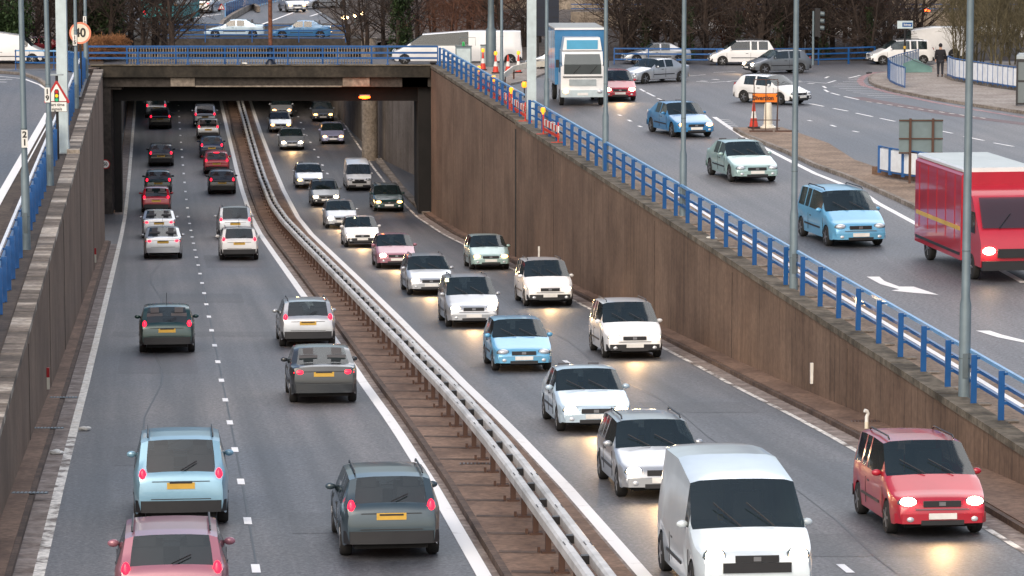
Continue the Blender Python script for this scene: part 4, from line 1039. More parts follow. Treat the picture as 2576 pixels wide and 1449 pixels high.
    zp = K['bootz'] - .22 if kind not in ('hatchback', 'saloon') else K['bootz'] - .24
    out.append(('rear_plate', MB().box((-Lh - .006, 0, min(zp, .80)), (.014, .52, .12)).mesh('rear_plate', 'plate_yellow')))
    zf = .42; xd = K['xc'] - .35; st = MB()
    for x_ in (xb + .05, xb - .9):
        for sd in (-1, 1):
            st.box((x_, sd * .37, K['belt'] - .25), (.5, .5, .14)); st.box((x_ - .27, sd * .37, K['belt'] + .02), (.14, .48, .56)); st.box((x_ - .27, sd * .37, K['belt'] + .40), (.10, .26, .16))
    st.box((0, 0, zf + .08), (K['L'] - 1.6, W - .3, .06))
    out.append(('seats', st.mesh('seats', 'upholstery')))
    out.append(('dashboard', MB().box((xd - .02, 0, K['belt'] - .08), (.55, W - .32, .18)).tube([(xd - .32, .37 + .17 * math.cos(a), K['belt'] + .02 + .17 * math.sin(a)) for a in [i * PI / 6 for i in range(13)]], .015, 5).mesh('dashboard', 'dashboard')))
    for sd in (-1, 1): out.append(('door_mirror', MB().ell((K['xc'] - .42, sd * (W / 2 + .05), K['belt'] + .05), (.05, .095, .065), 8, 5).mesh('door_mirror', 'body_' + pm, True)))
    for sd in (-1, 1):
        sm_ = MB()
        for x in (K['xc'] - .15, xb, K['xr'] + .55):
            hw = W / 2 * .998
            if x in (K['xc'] - .15, xb): sm_.box((x, sd * hw, .60), (.014, .012, .50))
        sm_.box((xb + .25, sd * W / 2 * .99, .80), (.17, .03, .03)); sm_.box((-.05, sd * (W / 2 + .0), .52), (1.7, .02, .05))
        out.append(('door_trim', sm_.mesh('door_trim', 'trim')))
    if kind in ('estate', 'off_roader', 'people_carrier'):
        rb_ = MB()
        for sd in (-1, 1): rb_.tube([(K['xr'] + .3, sd * W * .34, H - .02), (K['xr'] + .4, sd * W * .34, H + .03), (K['xf'] - .2, sd * W * .34, H + .03), (K['xf'] - .1, sd * W * .34, H - .02)], .018, 6)
        out.append(('roof_rails', rb_.mesh('roof_rails', 'trim')))
    if 'van' in kind: out.append(('rear_doors', MB().box((-Lh - .004, 0, 1.25), (.012, .02, 1.5)).box((-Lh + .03, -.42, 1.62), (.03, .5, .4)).box((-Lh + .03, .42, 1.62), (.03, .5, .4)).mesh('rear_doors', 'glass')))
    BODY[key] = (out, xw, r); return BODY[key]
WH = {}
def wheel_mesh(r):
    if r not in WH:
        a = MB().lathe([(r * .62, -.1), (r * .9, -.105), (r, -.07), (r, .07), (r * .9, .105), (r * .62, .1)], 22).mesh('tyre', 'rubber', True)
        b = MB().lathe([(.03, -.112), (.07, -.105), (r * .2, -.085), (r * .6, -.098), (r * .64, -.06), (r * .64, .06), (r * .6, .098), (r * .2, .085), (.07, .105), (.03, .112)], 22)
        for i in range(5):
            a_ = i * 2 * PI / 5
            for z in (-.098, .098): b.box((r * .38 * math.cos(a_), r * .38 * math.sin(a_), z), (r * .45, .045, .02), a_)
        WH[r] = (a, b.mesh('rim', 'rim'))
    return WH[r]
LAMP = {}
def lamp_mesh(nm, mt, d):
    k = (nm, mt, d)
    if k not in LAMP: LAMP[k] = MB().ell((0, 0, 0), d, 12, 8).mesh(nm, mt, True)
    return LAMP[k]
NC = [0]
def car(kind, pm, loc, heading, label, cat=None, head=None, tail=None, scale=1.0, group=None, slope=None, brake=False, antenna=False):
    """heading: unit direction the nose points to; loc: ground point below the middle"""
    parts, xw, r = car_meshes(kind, pm); K = KINDS[kind]; Lh = K['L'] / 2; W = K['W']
    h = math.atan2(heading[1], heading[0])
    t = thing({'people_carrier': 'people_carrier', 'off_roader': 'off_roader', 'van': 'van', 'long_van': 'van', 'estate': 'estate_car', 'saloon': 'saloon_car', 'hatchback': 'hatchback_car'}[kind], loc, h, label, cat or ('van' if 'van' in kind else 'car'), group)
    t.scale = (scale,) * 3
    if slope: t.rotation_euler = (0, -math.atan(slope), h)
    for nm, me in parts: inst(nm, me, t)
    ty, rm_ = wheel_mesh(r)
    for x in xw:
        for sd in (-1, 1):
            w_ = inst('wheel', ty, t, (x, sd * (W / 2 - .115), r)); w_.rotation_euler = (PI / 2, 0, 0); inst('rim', rm_, w_)
    hm = 'head_on' if head == 'on' else ('head_amber' if head == 'amber' else 'headlamp_off'); tm = 'tail_on' if tail else 'tail_off'
    tall = kind in ('people_carrier', 'van', 'long_van', 'off_roader', 'hatchback', 'estate')
    for sd in (-1, 1):
        inst('headlight', lamp_mesh('headlight', hm, (.13, .17, .085) if 'van' not in kind else (.12, .17, .15)), t, (Lh - .10, sd * W * .345, K['nose'] - .07))
        inst('headlight_housing', lamp_mesh('headlight_housing', 'galv_dark', (.10, .195, .10) if 'van' not in kind else (.10, .195, .165)), t, (Lh - .105, sd * W * .345, K['nose'] - .085))
        if tall: inst('tail_light', lamp_mesh('tail_light', tm, (.06, .075, .19)), t, (-Lh + .085, sd * W * .395, K['bootz'] - .12))
        else: inst('tail_light', lamp_mesh('tail_light', tm, (.07, .17, .09)), t, (-Lh + .06, sd * W * .35, K['bootz'] - .20))
    if head == 'on':
        sp = LAMP.get('spot')
        if sp is None:
            sp = bpy.data.lights.new('dipped_beam', 'SPOT'); sp.energy = 100; sp.color = (1, .60, .27); sp.spot_size = R(130); sp.spot_blend = 1; sp.shadow_soft_size = .15; LAMP['spot'] = sp
        b_ = bpy.data.objects.new('dipped_beam', sp); S.collection.objects.link(b_); b_.parent = t; b_.location = (Lh + .12, 0, K['nose']); b_.rotation_euler = (0, -R(90 - 13), 0)
    if brake: inst('brake_light', lamp_mesh('brake_light', 'tail_on', (.03, .2, .03)), t, (K['xr'] - .06, 0, K['H'] - .05))
    if antenna: MB().tube([(K['xr'] + .5, 0, K['H'] - .01), (K['xr'] + .1, 0, K['H'] + .38)], .008, 5).build('aerial', 'trim', t)
    return t
def heading_at(Y, fn, away=True):
    a = Vector((fn(Y - 4), Y - 4)); b = Vector((fn(Y + 4), Y + 4)); d = (b - a).normalized(); return (d.x, d.y) if away else (-d.x, -d.y)
G1 = 'cars driving away in the left carriageway'; G2 = 'cars driving towards the camera in the right carriageway'
def low(kind, pm, x, y, away, label, **k):
    K = KINDS[kind]; fn = edgeL if away else edgeRR
    dz = (K['bootz'] - .12 if kind != 'saloon' else .82) if away else K['nose'] - .06
    dz += zroad(1) * 0
    p = onroad(x, y, dz); h = heading_at(p.y, dashX if away else edgeR, away)
    s_ = K['L'] / 2 - .05
    c_ = Vector((p.x - 0, p.y, 0)) + (Vector((h[0], h[1], 0)) * s_ if away else -Vector((h[0], h[1], 0)) * s_)
    c_.z = zroad(c_.y); sl_ = (zroad(c_.y + 2 * h[1]) - zroad(c_.y - 2 * h[1])) / 4
    return car(kind, pm, c_, h, label, group=G1 if away else G2, slope=sl_, **({'tail': True} if away else {}), **k)
A_ = True
for a in [
 ('people_carrier', 'grey', 393, 268, 'grey people carrier farthest in the left lane under the bridge'),
 ('estate', 'black', 403, 296, 'black estate car second farthest in the left lane, tail lamps lit'),
 ('hatchback', 'black', 405, 388, 'small black hatchback alone in the left lane beyond the bridge'),
 ('hatchback', 'dkgreen', 398, 456, 'dark green hatchback directly ahead of the red one'),
 ('hatchback', 'red', 393, 500, 'dark red hatchback under the near bridge edge'),
 ('saloon', 'silver', 400, 560, 'silver saloon just behind the dark red hatchback, partly hidden'),
 ('saloon', 'silver', 410, 607, 'silver saloon with a yellow plate below the bridge, nearest of the two silver ones'),
 ('hatchback', 'dkgreen', 420, 822, 'dark green hatchback alone in the middle of the left lane'),
 ('people_carrier', 'ltblue', 455, 1205, 'light blue people carrier in the left lane'),
 ('estate', 'pink', 432, 1445, 'dusky pink estate car cut by the bottom frame edge'),
 ('people_carrier', 'silver', 516, 290, 'silver people carrier farthest in the inner lane'),
 ('hatchback', 'silver', 524, 322, 'silver hatchback second farthest in the inner lane'),
 ('hatchback', 'navy', 533, 368, 'navy hatchback in the inner lane ahead of the bright red one'),
 ('hatchback', 'crimson', 545, 407, 'bright red hatchback braking with three red lamps'),
 ('hatchback', 'black', 559, 455, 'black hatchback under the bridge in the inner lane'),
 ('people_carrier', 'silver', 592, 557, 'silver people carrier just below the bridge in the inner lane'),
 ('estate', 'white', 602, 607, 'white estate car close behind the silver people carrier'),
 ('estate', 'silver', 775, 805, 'silver grey estate car beside the median, farthest of three in a queue'),
 ('saloon', 'dkgrey', 815, 938, 'charcoal saloon in the middle of the queue beside the median'),
 ('estate', 'slate', 985, 1285, 'dark slate blue estate car nearest the camera beside the median'),
 ]:
    low(*a[:4], True, a[4], brake=('braking' in a[4]), antenna=(a[3] in (822, 607)))
for a in [
 ('hatchback', 'silver', 709, 277, 'amber', 'silver hatchback with amber lamps farthest in the oncoming inner lane'),
 ('hatchback', 'silver', 706, 314, 'amber', 'silver hatchback second farthest in the oncoming inner lane'),
 ('saloon', 'silver', 735, 358, 'on', 'silver saloon with bright headlights left of the small white van'),
 ('saloon', 'silver', 779, 452, 'amber', 'silver saloon with amber lamps right of the barrier under the bridge'),
 ('hatchback', 'grey', 820, 495, 'on', 'grey hatchback with bright headlights at the near bridge edge'),
 ('hatchback', 'silver', 860, 548, 'on', 'silver hatchback just emerging below the bridge'),
 ('hatchback', 'white', 912, 592, 'on', 'white hatchback ahead of the pinkish red one'),
 ('hatchback', 'pink', 998, 642, 'on', 'pinkish red hatchback in the oncoming queue'),
 ('estate', 'silver', 1085, 705, 'on', 'silver estate car following nose to tail after the pinkish red hatchback'),
 ('people_carrier', 'silver', 1192, 775, 'on', 'silver people carrier with bright headlights beside the glowing tarmac'),
 ('hatchback', 'skyblue', 1318, 885, None, 'bright blue hatchback with unlit headlamps in the oncoming queue'),
 ('saloon', 'paleblue', 1500, 1030, 'on', 'pale blue saloon with thin bright headlights'),
 ('estate', 'silver', 1672, 1185, 'on', 'silver estate car with very bright headlights in the lower middle'),
 ('van', 'icewhite', 1905, 1400, 'on', 'bluish white van nearest the camera cut by the bottom frame edge'),
 ('hatchback', 'grey', 813, 288, 'amber', 'grey hatchback with amber lamps farthest in the oncoming outer lane'),
 ('hatchback', 'lilac', 838, 343, 'amber', 'lilac hatchback in the oncoming outer lane beyond the bridge'),
 ('van', 'white', 905, 447, None, 'small white van in the outer lane beyond the bridge'),
 ('estate', 'dkgreen', 979, 508, 'amber', 'dark green estate car with amber lamps at the bridge mouth'),
 ('hatchback', 'palegreen', 1235, 645, 'amber', 'pale green hatchback below the brown wall, first of three'),
 ('people_carrier', 'white', 1384, 726, 'on', 'white people carrier below the brown wall, second of three'),
 ('people_carrier', 'white', 1597, 848, 'on', 'white people carrier below the brown wall, nearest of three'),
 ('people_carrier', 'crimson', 2370, 1262, 'on', 'crimson people carrier with glaring headlights at lower right'),
 ]:
    k = {'scale': .82} if a[0] == 'van' and a[2] < 1000 else {}
    low(a[0], a[1], a[2], a[3], False, a[5], head=a[4], **k)
G3 = 'vehicles on the roundabout'
def up_(kind, pm, x, y, hd, label, **k):
    """(x, y): ground pixel below the middle of the nearer end or side"""
    p = onup(x, y); K = KINDS[kind]; h = Vector((hd[0], hd[1], 0)).normalized(); s_ = k.get('scale', 1)
    side = Vector((-h.y, h.x, 0)); 
    if abs(h.y) > .8: c_ = p + Vector((0, 1, 0)) * K['L'] / 2 * s_ if True else p
    else: c_ = p + Vector((0, 1, 0)) * K['W'] / 2 * s_
    if abs(h.y) > .8: c_.x -= (h.x * (K['L'] / 2 * s_)) * (1 if h.y < 0 else -1)
    return car(kind, pm, c_, h, label, group=G3, **k)
dn = (.12, -1)
up_('people_carrier', 'white', 1868, 165, (-1, -.05), 'white people carrier seen side-on before the bare trees', scale=.86)
up_('saloon', 'silver', 1652, 162, (-1, -.1), 'silver saloon side-on at the back edge of the roundabout', scale=.86)
up_('saloon', 'silver', 1645, 209, (-.75, -.66), 'silver saloon turning right of the red hatchback', scale=.9)
up_('hatchback', 'grey', 1957, 186, (-.93, -.35), 'grey hatchback with bright headlights overlapping the white people carrier', head='on', scale=.9)
up_('hatchback', 'white', 1945, 262, (.72, -.7), 'white hatchback behind the diversion sign', scale=.95)
up_('people_carrier', 'white', 2268, 163, (-1, -.12), 'low white car entering behind the curved panel fence', scale=.85)
up_('hatchback', 'silver', 1400, 178, (-1, .1), 'silver hatchback mostly hidden between the pale column and the lorry', scale=.85)
up_('hatchback', 'crimson', 1560, 256, (.1, -1), 'red hatchback with one bright headlight beside the box lorry', head='on')
up_('saloon', 'blue', 1752, 348, (.28, -1), 'blue saloon driving towards the island', head='amber')
up_('saloon', 'palegreen', 1905, 462, (.2, -1), 'pale green saloon between the blue saloon and the light blue hatchback')
up_('people_carrier', 'skyblue', 2165, 625, (.2, -1), 'light blue people carrier on the right slip road')
up_('long_van', 'white', 1150, 163, (-1, 0), 'long white van crossing behind the bridge railing', scale=.87)
t = up_('van', 'white', 15, 161, (1, 0), 'white van at the far left edge behind the blue railing', scale=.85)
up_('saloon', 'red', 92, 140, (-1, 0), 'small red car behind the white van at far left', scale=.8)
up_('van', 'white', 2330, 150, (-1, -.05), 'white van behind the person and subway sign', scale=.9)
car('saloon', 'midblue', (px(760, 251), 251.0, -1.24), (-1, 0), 'blue car crossing the far bridge', group=G3, scale=.95)
car('saloon', 'paleblue', (px(590, 252), 252.5, -1.24), (-1, 0), 'pale blue car crossing the far bridge, left of the rusty post', group=G3, scale=.95)
for x, y, km, hd, lab, kk in [(520, 30, ('saloon', 'white'), (.15, 1), 'white car with red tail lamps on the road beyond the far bridge', dict(tail=True)), (735, 28, ('hatchback', 'silver'), (.3, -1), 'silver car on the road beyond the far bridge right of the rusty post', dict(head='amber')),
                              (815, 20, ('saloon', 'silver'), (-.8, -.6), 'distant car with glowing headlights at the top near the trees', dict(head='on'))]:
    p = plane(x, y, -1.22); p.z = -1.24; car(km[0], km[1], p, hd, lab, group=G3, **kk)
for x, y, pm, lab in ((1660, 100, 'silver', 'pale parked car glimpsed through the left part of the right-hand trees'), (1750, 98, 'white', 'pale parked car glimpsed behind the trees above the white people carrier'), (2120, 100, 'white', 'white parked car glimpsed behind the trees right of the traffic signal'), (2190, 98, 'silver', 'silver parked car glimpsed through the trees near the subway sign'), (2500, 100, 'white', 'white car glimpsed behind the bush at top right')):
    p = plane(x, y); car('saloon', pm, p, (-1, 0), lab, group='cars glimpsed behind the trees', scale=.9)

# box lorry
def box_body(b, x0, x1, w, z0, z1, bev=.06):
    P = [(-w / 2, z0), (w / 2, z0), (w / 2, z1 - bev), (w / 2 - bev, z1), (-w / 2 + bev, z1), (-w / 2, z1 - bev)]; k = len(b.v)
    for x in (x0, x1):
        for y, z in P: b.v.append((x, y, z))
    for j in range(6): b.f.append((k + j, k + (j + 1) % 6, k + 6 + (j + 1) % 6, k + 6 + j))
    b.f.append(tuple(k + j for j in range(6))); b.f.append(tuple(k + 11 - j for j in range(6))); return b
p = plane(1466, 268)
h = Vector((.07, -1, 0)).normalized(); c_ = p - h * 3.2
t = thing('box_lorry', c_, math.atan2(h.y, h.x), 'white box lorry with a blue front board above the cab, facing the camera', 'lorry', G3)
box_body(MB(), -3.4, 1.55, 2.42, .95, 3.62).build('box', 'body_blue', t, True)
box_body(MB(), -3.42, 1.62, 2.46, 3.60, 3.70, .03).build('box_roof', 'body_white', t, True)
cb = MB(); box_body(cb, 1.62, 3.1, 2.1, .45, 2.0, .12); cb.build('cab', 'body_white', t, True)
ct = MB(); P = [(1.62, 2.0), (3.08, 2.0), (2.85, 2.62), (1.62, 2.66)]
for sd in (-.98, .98): ct.v += [(x, sd, z) for x, z in P]
ct.f += [(0, 1, 2, 3), (7, 6, 5, 4), (0, 4, 5, 1), (1, 5, 6, 2), (2, 6, 7, 3)]; ct.build('cab_roof', 'body_white', t)
ws = MB(); ws.v = [(3.115, -.9, 1.55), (3.115, .9, 1.55), (3.10, .9, 2.02), (2.90, .84, 2.5), (2.90, -.84, 2.5), (3.10, -.9, 2.02)]; ws.f = [(0, 1, 2, 5), (5, 2, 3, 4)]; ws.build('windscreen', 'glass', t)
MB().box((2.25, 0, 2.98), (1.2, 1.9, .62), taper=.9).build('wind_deflector', 'body_white', t)
MB().box((2.82, 0, 2.95), (.06, 1.5, .44)).build('blue_board', 'body_cyan', t)
MB().box((3.12, 0, 1.15), (.04, 1.3, .3)).build('grille', 'grey_box', t); MB().box((3.15, 0, .62), (.14, 2.1, .34)).build('bumper', 'galv_pale', t)
MB().box((3.23, 0, .6), (.012, .52, .12)).build('front_plate', 'plate_white', t); MB().box((-.2, 0, .7), (6.2, 1.0, .3)).build('chassis', 'underbody', t)
for sd in (-1, 1):
    MB().box((2.95, sd * 1.2, 2.05), (.08, .16, .38)).build('door_mirror', 'trim', t)
    inst('headlight', lamp_mesh('headlight', 'head_amber' if sd < 0 else 'headlamp_off', (.08, .15, .1)), t, (3.2, sd * .82, .72))
    MB().box((2.3, sd * 1.052, 1.85), (.8, .01, .5)).build('side_window', 'glass', t)
    ty, rm_ = wheel_mesh(.42)
    for x in (2.3, -1.9): w_ = inst('wheel', ty, t, (x, sd * .95, .42)); w_.rotation_euler = (PI / 2, 0, 0); inst('rim', rm_, w_)
for sd in (-1, 1):
    for q_ in range(5): MB().box((-2.9 + q_ * 1.0, sd * 1.212, 2.3), (.03, .012, 2.5)).build('panel_seam', 'blue_pale', t)
MB().box((3.135, 0, 1.42), (.03, 1.9, .05)).build('scuttle', 'trim', t)
for y_ in (-.45, .35): MB().tube([(3.13, y_, 1.57), (3.10, y_ + .35, 1.95)], .014, 4).build('wiper', 'black', t)
# red van at right
p = plane(2560, 712); h = Vector((.14, -1, 0)).normalized(); c_ = p - h * 3.6
t = thing('delivery_van', c_, math.atan2(h.y, h.x), 'big red van with a white roof and one glaring headlight at the right edge', 'van', G3)
box_body(MB(), -3.5, 1.7, 2.3, .45, 2.98, .1).build('load_body', 'body_crimson', t, True)
box_body(MB(), -3.46, 1.66, 2.2, 2.98, 3.1, .05).build('roof', 'body_white', t, True)
vb = MB(); P = [(1.7, .45), (3.55, .45), (3.6, 1.1), (3.35, 1.45), (2.6, 2.35), (1.7, 2.6)]
for sd in (-1.08, 1.08): vb.v += [(x, sd, z) for x, z in P]
vb.f += [tuple(range(6)), tuple(11 - i for i in range(6))] + [(i, (i + 1) % 6, 6 + (i + 1) % 6, 6 + i) for i in range(6)]; vb.build('cab', 'body_crimson', t, True)
ws = MB(); ws.v = [(3.33, -.98, 1.52), (3.33, .98, 1.52), (2.66, .92, 2.33), (2.66, -.92, 2.33)]; ws.f = [(0, 1, 2, 3)]; ws.build('windscreen', 'glass', t); t.children[-1].location = (.03, 0, .02)
MB().box((3.62, 0, .85), (.06, 1.2, .25)).build('grille', 'trim', t); MB().box((3.6, 0, .5), (.2, 2.1, .26)).build('bumper', 'trim', t)
for sd in (-1, 1):
    MB().box((2.45, sd * 1.09, 1.65), (1.0, .012, .6)).build('side_window', 'glass', t); MB().box((2.9, sd * 1.25, 1.7), (.08, .2, .32)).build('door_mirror', 'trim', t)
    inst('headlight', lamp_mesh('headlight', 'head_on', (.09, .19, .11)), t, (3.58, sd * .84, .92))
    MB().box((-.9, sd * 1.155, 1.35), (4.9, .012, .12)).build('stripe', 'plate_yellow', t)
    ty, rm_ = wheel_mesh(.38)
    for x in (2.6, -2.2): w_ = inst('wheel', ty, t, (x, sd * 1.0, .38)); w_.rotation_euler = (PI / 2, 0, 0); inst('rim', rm_, w_)
for sd in (-1, 1):
    for q_ in range(5): MB().box((-3.0 + q_ * 1.0, sd * 1.155, 1.9), (.02, .012, 1.9)).build('panel_seam', 'sign_red', t)
    MB().box((-.9, sd * 1.153, .62), (5.0, .02, .08)).build('side_guard', 'trim', t)
for y_ in (-.5, .4): MB().tube([(3.37, y_, 1.53), (3.08, y_ + .4, 1.92)], .014, 4).build('wiper', 'black', t)
MB().box((3.66, 0, .5), (.012, .52, .12)).build('front_plate', 'plate_white', t)
# teal bus far away
p = plane(415, 66, -1.2); t = thing('bus', (p.x, p.y + 5, -1.24), PI / 2 - .12, 'teal bus with red lamps seen from behind at the top beside the trees', 'bus', G3)
box_body(MB(), -5, 5, 2.45, .35, 3.0, .15).build('body', 'teal', t, True)
MB().box((-5.01, 0, 2.2), (.03, 1.9, .8)).build('rear_window', 'glass', t); MB().box((-5.02, 0, .55), (.05, 2.3, .3)).build('bumper', 'trim', t)
for sd in (-1, 1):
    inst('tail_light', lamp_mesh('tail_light', 'tail_on', (.05, .1, .2)), t, (-5.03, sd * 1.0, 1.1)); inst('tail_light', lamp_mesh('tail_light', 'tail_on', (.05, .1, .2)), t, (-5.03, sd * 1.0, 2.6))
    MB().box((0, sd * 1.23, 2.0), (9, .02, .85)).build('side_window', 'glass', t)
    ty, rm_ = wheel_mesh(.42)
    for x in (-3, 3): w_ = inst('wheel', ty, t, (x, sd * 1.05, .42)); w_.rotation_euler = (PI / 2, 0, 0); inst('rim', rm_, w_)

# ================================================================= PERSON
p = plane(2365, 193, .13)
t = thing('person', p, 0, 'person in a dark coat and jeans walking away on the pavement', 'person')
def skinned(name, chains, mt, parent, root, sub=2):
    """chains: list of list of (co, radius); shared points (same co) are welded"""
    vs = []; rs = []; es = []; idx = {}
    for ch in chains:
        last = None
        for co, r in ch:
            k = tuple(round(c, 4) for c in co)
            if k not in idx: idx[k] = len(vs); vs.append(co); rs.append(r)
            if last is not None and last != idx[k]: es.append((last, idx[k]))
            last = idx[k]
    me = bpy.data.meshes.new(name); me.from_pydata(vs, es, []); o = bpy.data.objects.new(name, me); S.collection.objects.link(o)
    o.modifiers.new('skin', 'SKIN'); o.modifiers.new('sub', 'SUBSURF').levels = sub; o.modifiers['sub'].render_levels = sub
    for i, sv in enumerate(me.skin_vertices[0].data):
        r = rs[i]; sv.radius = r if hasattr(r, '__len__') else (r, r); sv.use_root = (i == root)
    bpy.context.view_layer.update()
    nm = bpy.data.meshes.new_from_object(o.evaluated_get(bpy.context.evaluated_depsgraph_get())); bpy.data.objects.remove(o)
    nm.name = name; nm.materials.clear(); nm.materials.append(MATS[mt]); nm.shade_smooth()
    q = bpy.data.objects.new(name, nm); S.collection.objects.link(q); q.parent = parent; return q
pel = (0, 0, .93)
body = [[(pel, (.16, .11)), ((0, 0, 1.12), (.15, .11)), ((0, .01, 1.32), (.19, .12)), ((0, .01, 1.44), (.13, .09)), ((0, .02, 1.52), .058), ((0, .03, 1.60), .085), ((0, .03, 1.70), .09)]]
for sd, dy in ((-1, .12), (1, -.10)):
    body.append([(pel, (.16, .11)), ((sd * .10, 0, .86), .095), ((sd * .105, dy * .6, .48), .062), ((sd * .105, dy * .3 - .05, .10), .042), ((sd * .11, dy * .3 + .10, .05), .038)])
    ar = [((0, .01, 1.32), (.19, .12)), ((sd * .20, .01, 1.40), .062), ((sd * .26, -dy * .4, 1.13), .045), ((sd * .27, -dy + .03, .90), .034), ((sd * .272, -dy + .04, .84), (.035, .022))]
    body.append(ar)
    hx, hy, hz = sd * .272, -dy + .04, .84
    for f_ in range(4): body.append([((hx, hy, hz), (.035, .022)), ((hx, hy - .03 + f_ * .02, hz - .05), .009), ((hx - sd * .01, hy - .03 + f_ * .02, hz - .085 - .005 * (f_ % 3)), .008)])
    body.append([((hx, hy, hz), (.035, .022)), ((hx - sd * .01, hy + .04, hz - .02), .010), ((hx - sd * .015, hy + .05, hz - .05), .009)])
skinned('body', body, 'skin', t, 0)
coat = [[(pel, (.205, .15)), ((0, 0, 1.12), (.195, .145)), ((0, .01, 1.32), (.23, .155)), ((0, .01, 1.45), (.15, .11))], [(pel, (.205, .15)), ((0, -.0, .78), (.20, .145))]]
for sd, dy in ((-1, .12), (1, -.10)): coat.append([((0, .01, 1.32), (.23, .155)), ((sd * .21, .01, 1.40), .085), ((sd * .27, -dy * .4, 1.13), .068), ((sd * .28, -dy + .03, .92), .055)])
skinned('coat', coat, 'cloth_black', t, 0)
jn = [[(pel, (.17, .12))]]
for sd, dy in ((-1, .12), (1, -.10)): jn.append([(pel, (.17, .12)), ((sd * .10, 0, .84), .11), ((sd * .105, dy * .6, .48), .078), ((sd * .105, dy * .3 - .05, .09), .062)])
skinned('jeans', jn, 'cloth_jeans', t, 0)
MB().ell((0, .02, 1.69), (.105, .115, .12), 14, 10).build('hood', 'cloth_black', t, True)
for sd, dy in ((-1, .12), (1, -.10)): MB().ell((sd * .11, dy * .3 + .04, .045), (.055, .14, .05), 10, 6).build('shoe', 'black', t, True)

# ================================================================= VEGETATION
def tree_mesh(seed, mt, H=8.0, r0=.13, levels=4, droop=0.0, stems=1, spread=.55, nb=(6, 5, 5, 4), low=.12, minr=.007, lenk=.42, nside=4):
    rd_ = random.Random(seed); V = []; F = []
    def seg(a, b, ra, rb, n):
        d = (b - a)
        if d.length < 1e-4: return
        d.normalize(); u = d.cross(Vector((.3, .2, 1))).normalized(); w = d.cross(u); k = len(V)
        for c_, r in ((a, ra), (b, rb)):
            for j in range(n):
                an = 2 * PI * j / n; V.append(c_ + (u * math.cos(an) + w * math.sin(an)) * r)
        for j in range(n): F.append((k + j, k + (j + 1) % n, k + n + (j + 1) % n, k + n + j))
    def grow(p, d, Ln, r, lv):
        n = 5 if lv == 0 else (4 if lv == 1 else 3); q = p; dd_ = d.normalized(); pts = [p.copy()]
        for i in range(n):
            dd_ = (dd_ + Vector((rd_.uniform(-1, 1), rd_.uniform(-1, 1), rd_.uniform(-.6, 1) - droop * lv)) * (.10 + .07 * lv)).normalized()
            q2 = q + dd_ * Ln / n; ra = r * (1 - .6 * i / n); rb = r * (1 - .6 * (i + 1) / n)
            seg(q, q2, max(ra, minr), max(rb, minr * .8), 6 if lv == 0 else (nside if lv == 1 else 3)); q = q2; pts.append(q.copy())
        if lv >= levels: return
        cnt = nb[min(lv, len(nb) - 1)] * (2 if lv == 0 else 1)
        for c_ in range(cnt):
            f_ = low + (1 - low) * (c_ + rd_.random()) / cnt; s_ = f_ * n; k = min(n - 1, int(s_)); bp_ = pts[k].lerp(pts[k + 1], s_ - k)
            an = rd_.uniform(0, 2 * PI); ax = (pts[k + 1] - pts[k]).normalized(); u = ax.cross(Vector((.2, .4, .9))).normalized(); w = ax.cross(u)
            nd = ax * (1 - spread) + (u * math.cos(an) + w * math.sin(an)) * spread * 1.2; nd.z += .15 - droop * .5
            grow(bp_, nd, Ln * (lenk + .18 * rd_.random()) * (1 - .35 * f_), r * (1 - .55 * f_) * .5, lv + 1)
    for s_ in range(stems):
        a = rd_.uniform(0, 6.28); o = Vector((math.cos(a), math.sin(a), 0)) * (.25 if stems > 1 else 0)
        grow(o, Vector((o.x * .6, o.y * .6, 1)), H * (1 - .15 * rd_.random()), r0, 0)
    me = bpy.data.meshes.new('branches'); me.from_pydata([tuple(v) for v in V], [], F); me.materials.append(MATS[mt]); me.update(); return me
def leaf_mesh(seed, mt, n, rx, ry, z0, z1, size, name='crown', hollow=.3):
    rd_ = random.Random(seed); V = []; F = []
    cl = [(rd_.uniform(-1, 1), rd_.uniform(-1, 1), rd_.random()) for i in range(26)]
    for i in range(n):
        c_ = cl[rd_.randrange(26)]; x = c_[0] * .75 * rx + rd_.gauss(0, .22) * rx; y = c_[1] * .75 * ry + rd_.gauss(0, .22) * ry; z = z0 + (z1 - z0) * min(1, max(0, c_[2] + rd_.gauss(0, .09)))
        a = Vector((rd_.gauss(0, 1), rd_.gauss(0, 1), rd_.gauss(0, 1))).normalized(); b = a.cross(Vector((rd_.random(), rd_.random(), 1))).normalized(); s_ = size * rd_.uniform(.5, 1.3); k = len(V)
        c = Vector((x, y, z)); V += [c - a * s_, c + b * s_ * .5, c + a * s_, c - b * s_ * .5]; F.append((k, k + 1, k + 2, k + 3))
    me = bpy.data.meshes.new(name); me.from_pydata([tuple(v) for v in V], [], F); me.materials.append(MATS[mt]); me.update(); return me
TM = [tree_mesh(11, 'bark', 8.5, .13, 3, 0, 1, .6, (10, 8, 6), .03), tree_mesh(12, 'bark', 7.5, .10, 3, .05, 2, .6, (8, 7, 6), .04), tree_mesh(13, 'bark', 8, .15, 3, 0, 1, .7, (12, 8, 6), .02),
      tree_mesh(14, 'bark_red', 7.0, .07, 3, .32, 3, .6, (9, 7, 6), .10, .010, .45), tree_mesh(15, 'bark_green', 5.5, .05, 3, .0, 5, .42, (6, 6, 5), .05, .008)]
TRK = [MB().tube([(0, 0, -.3), (.02, 0, .9), (.0, .02, 2.2)], [.19, .15, .12], 8).mesh('trunk', 'bark', True)]
LIV = [leaf_mesh(3, 'leaf_ivy', 4200, .55, .5, .1, 6.5, .09), leaf_mesh(4, 'leaf_dark', 9000, 1.6, 1.3, .1, 6, .12), leaf_mesh(5, 'leaf_ivy', 1500, .3, .3, .1, 3.2, .07, 'ivy')]
vr_ = random.Random(5)
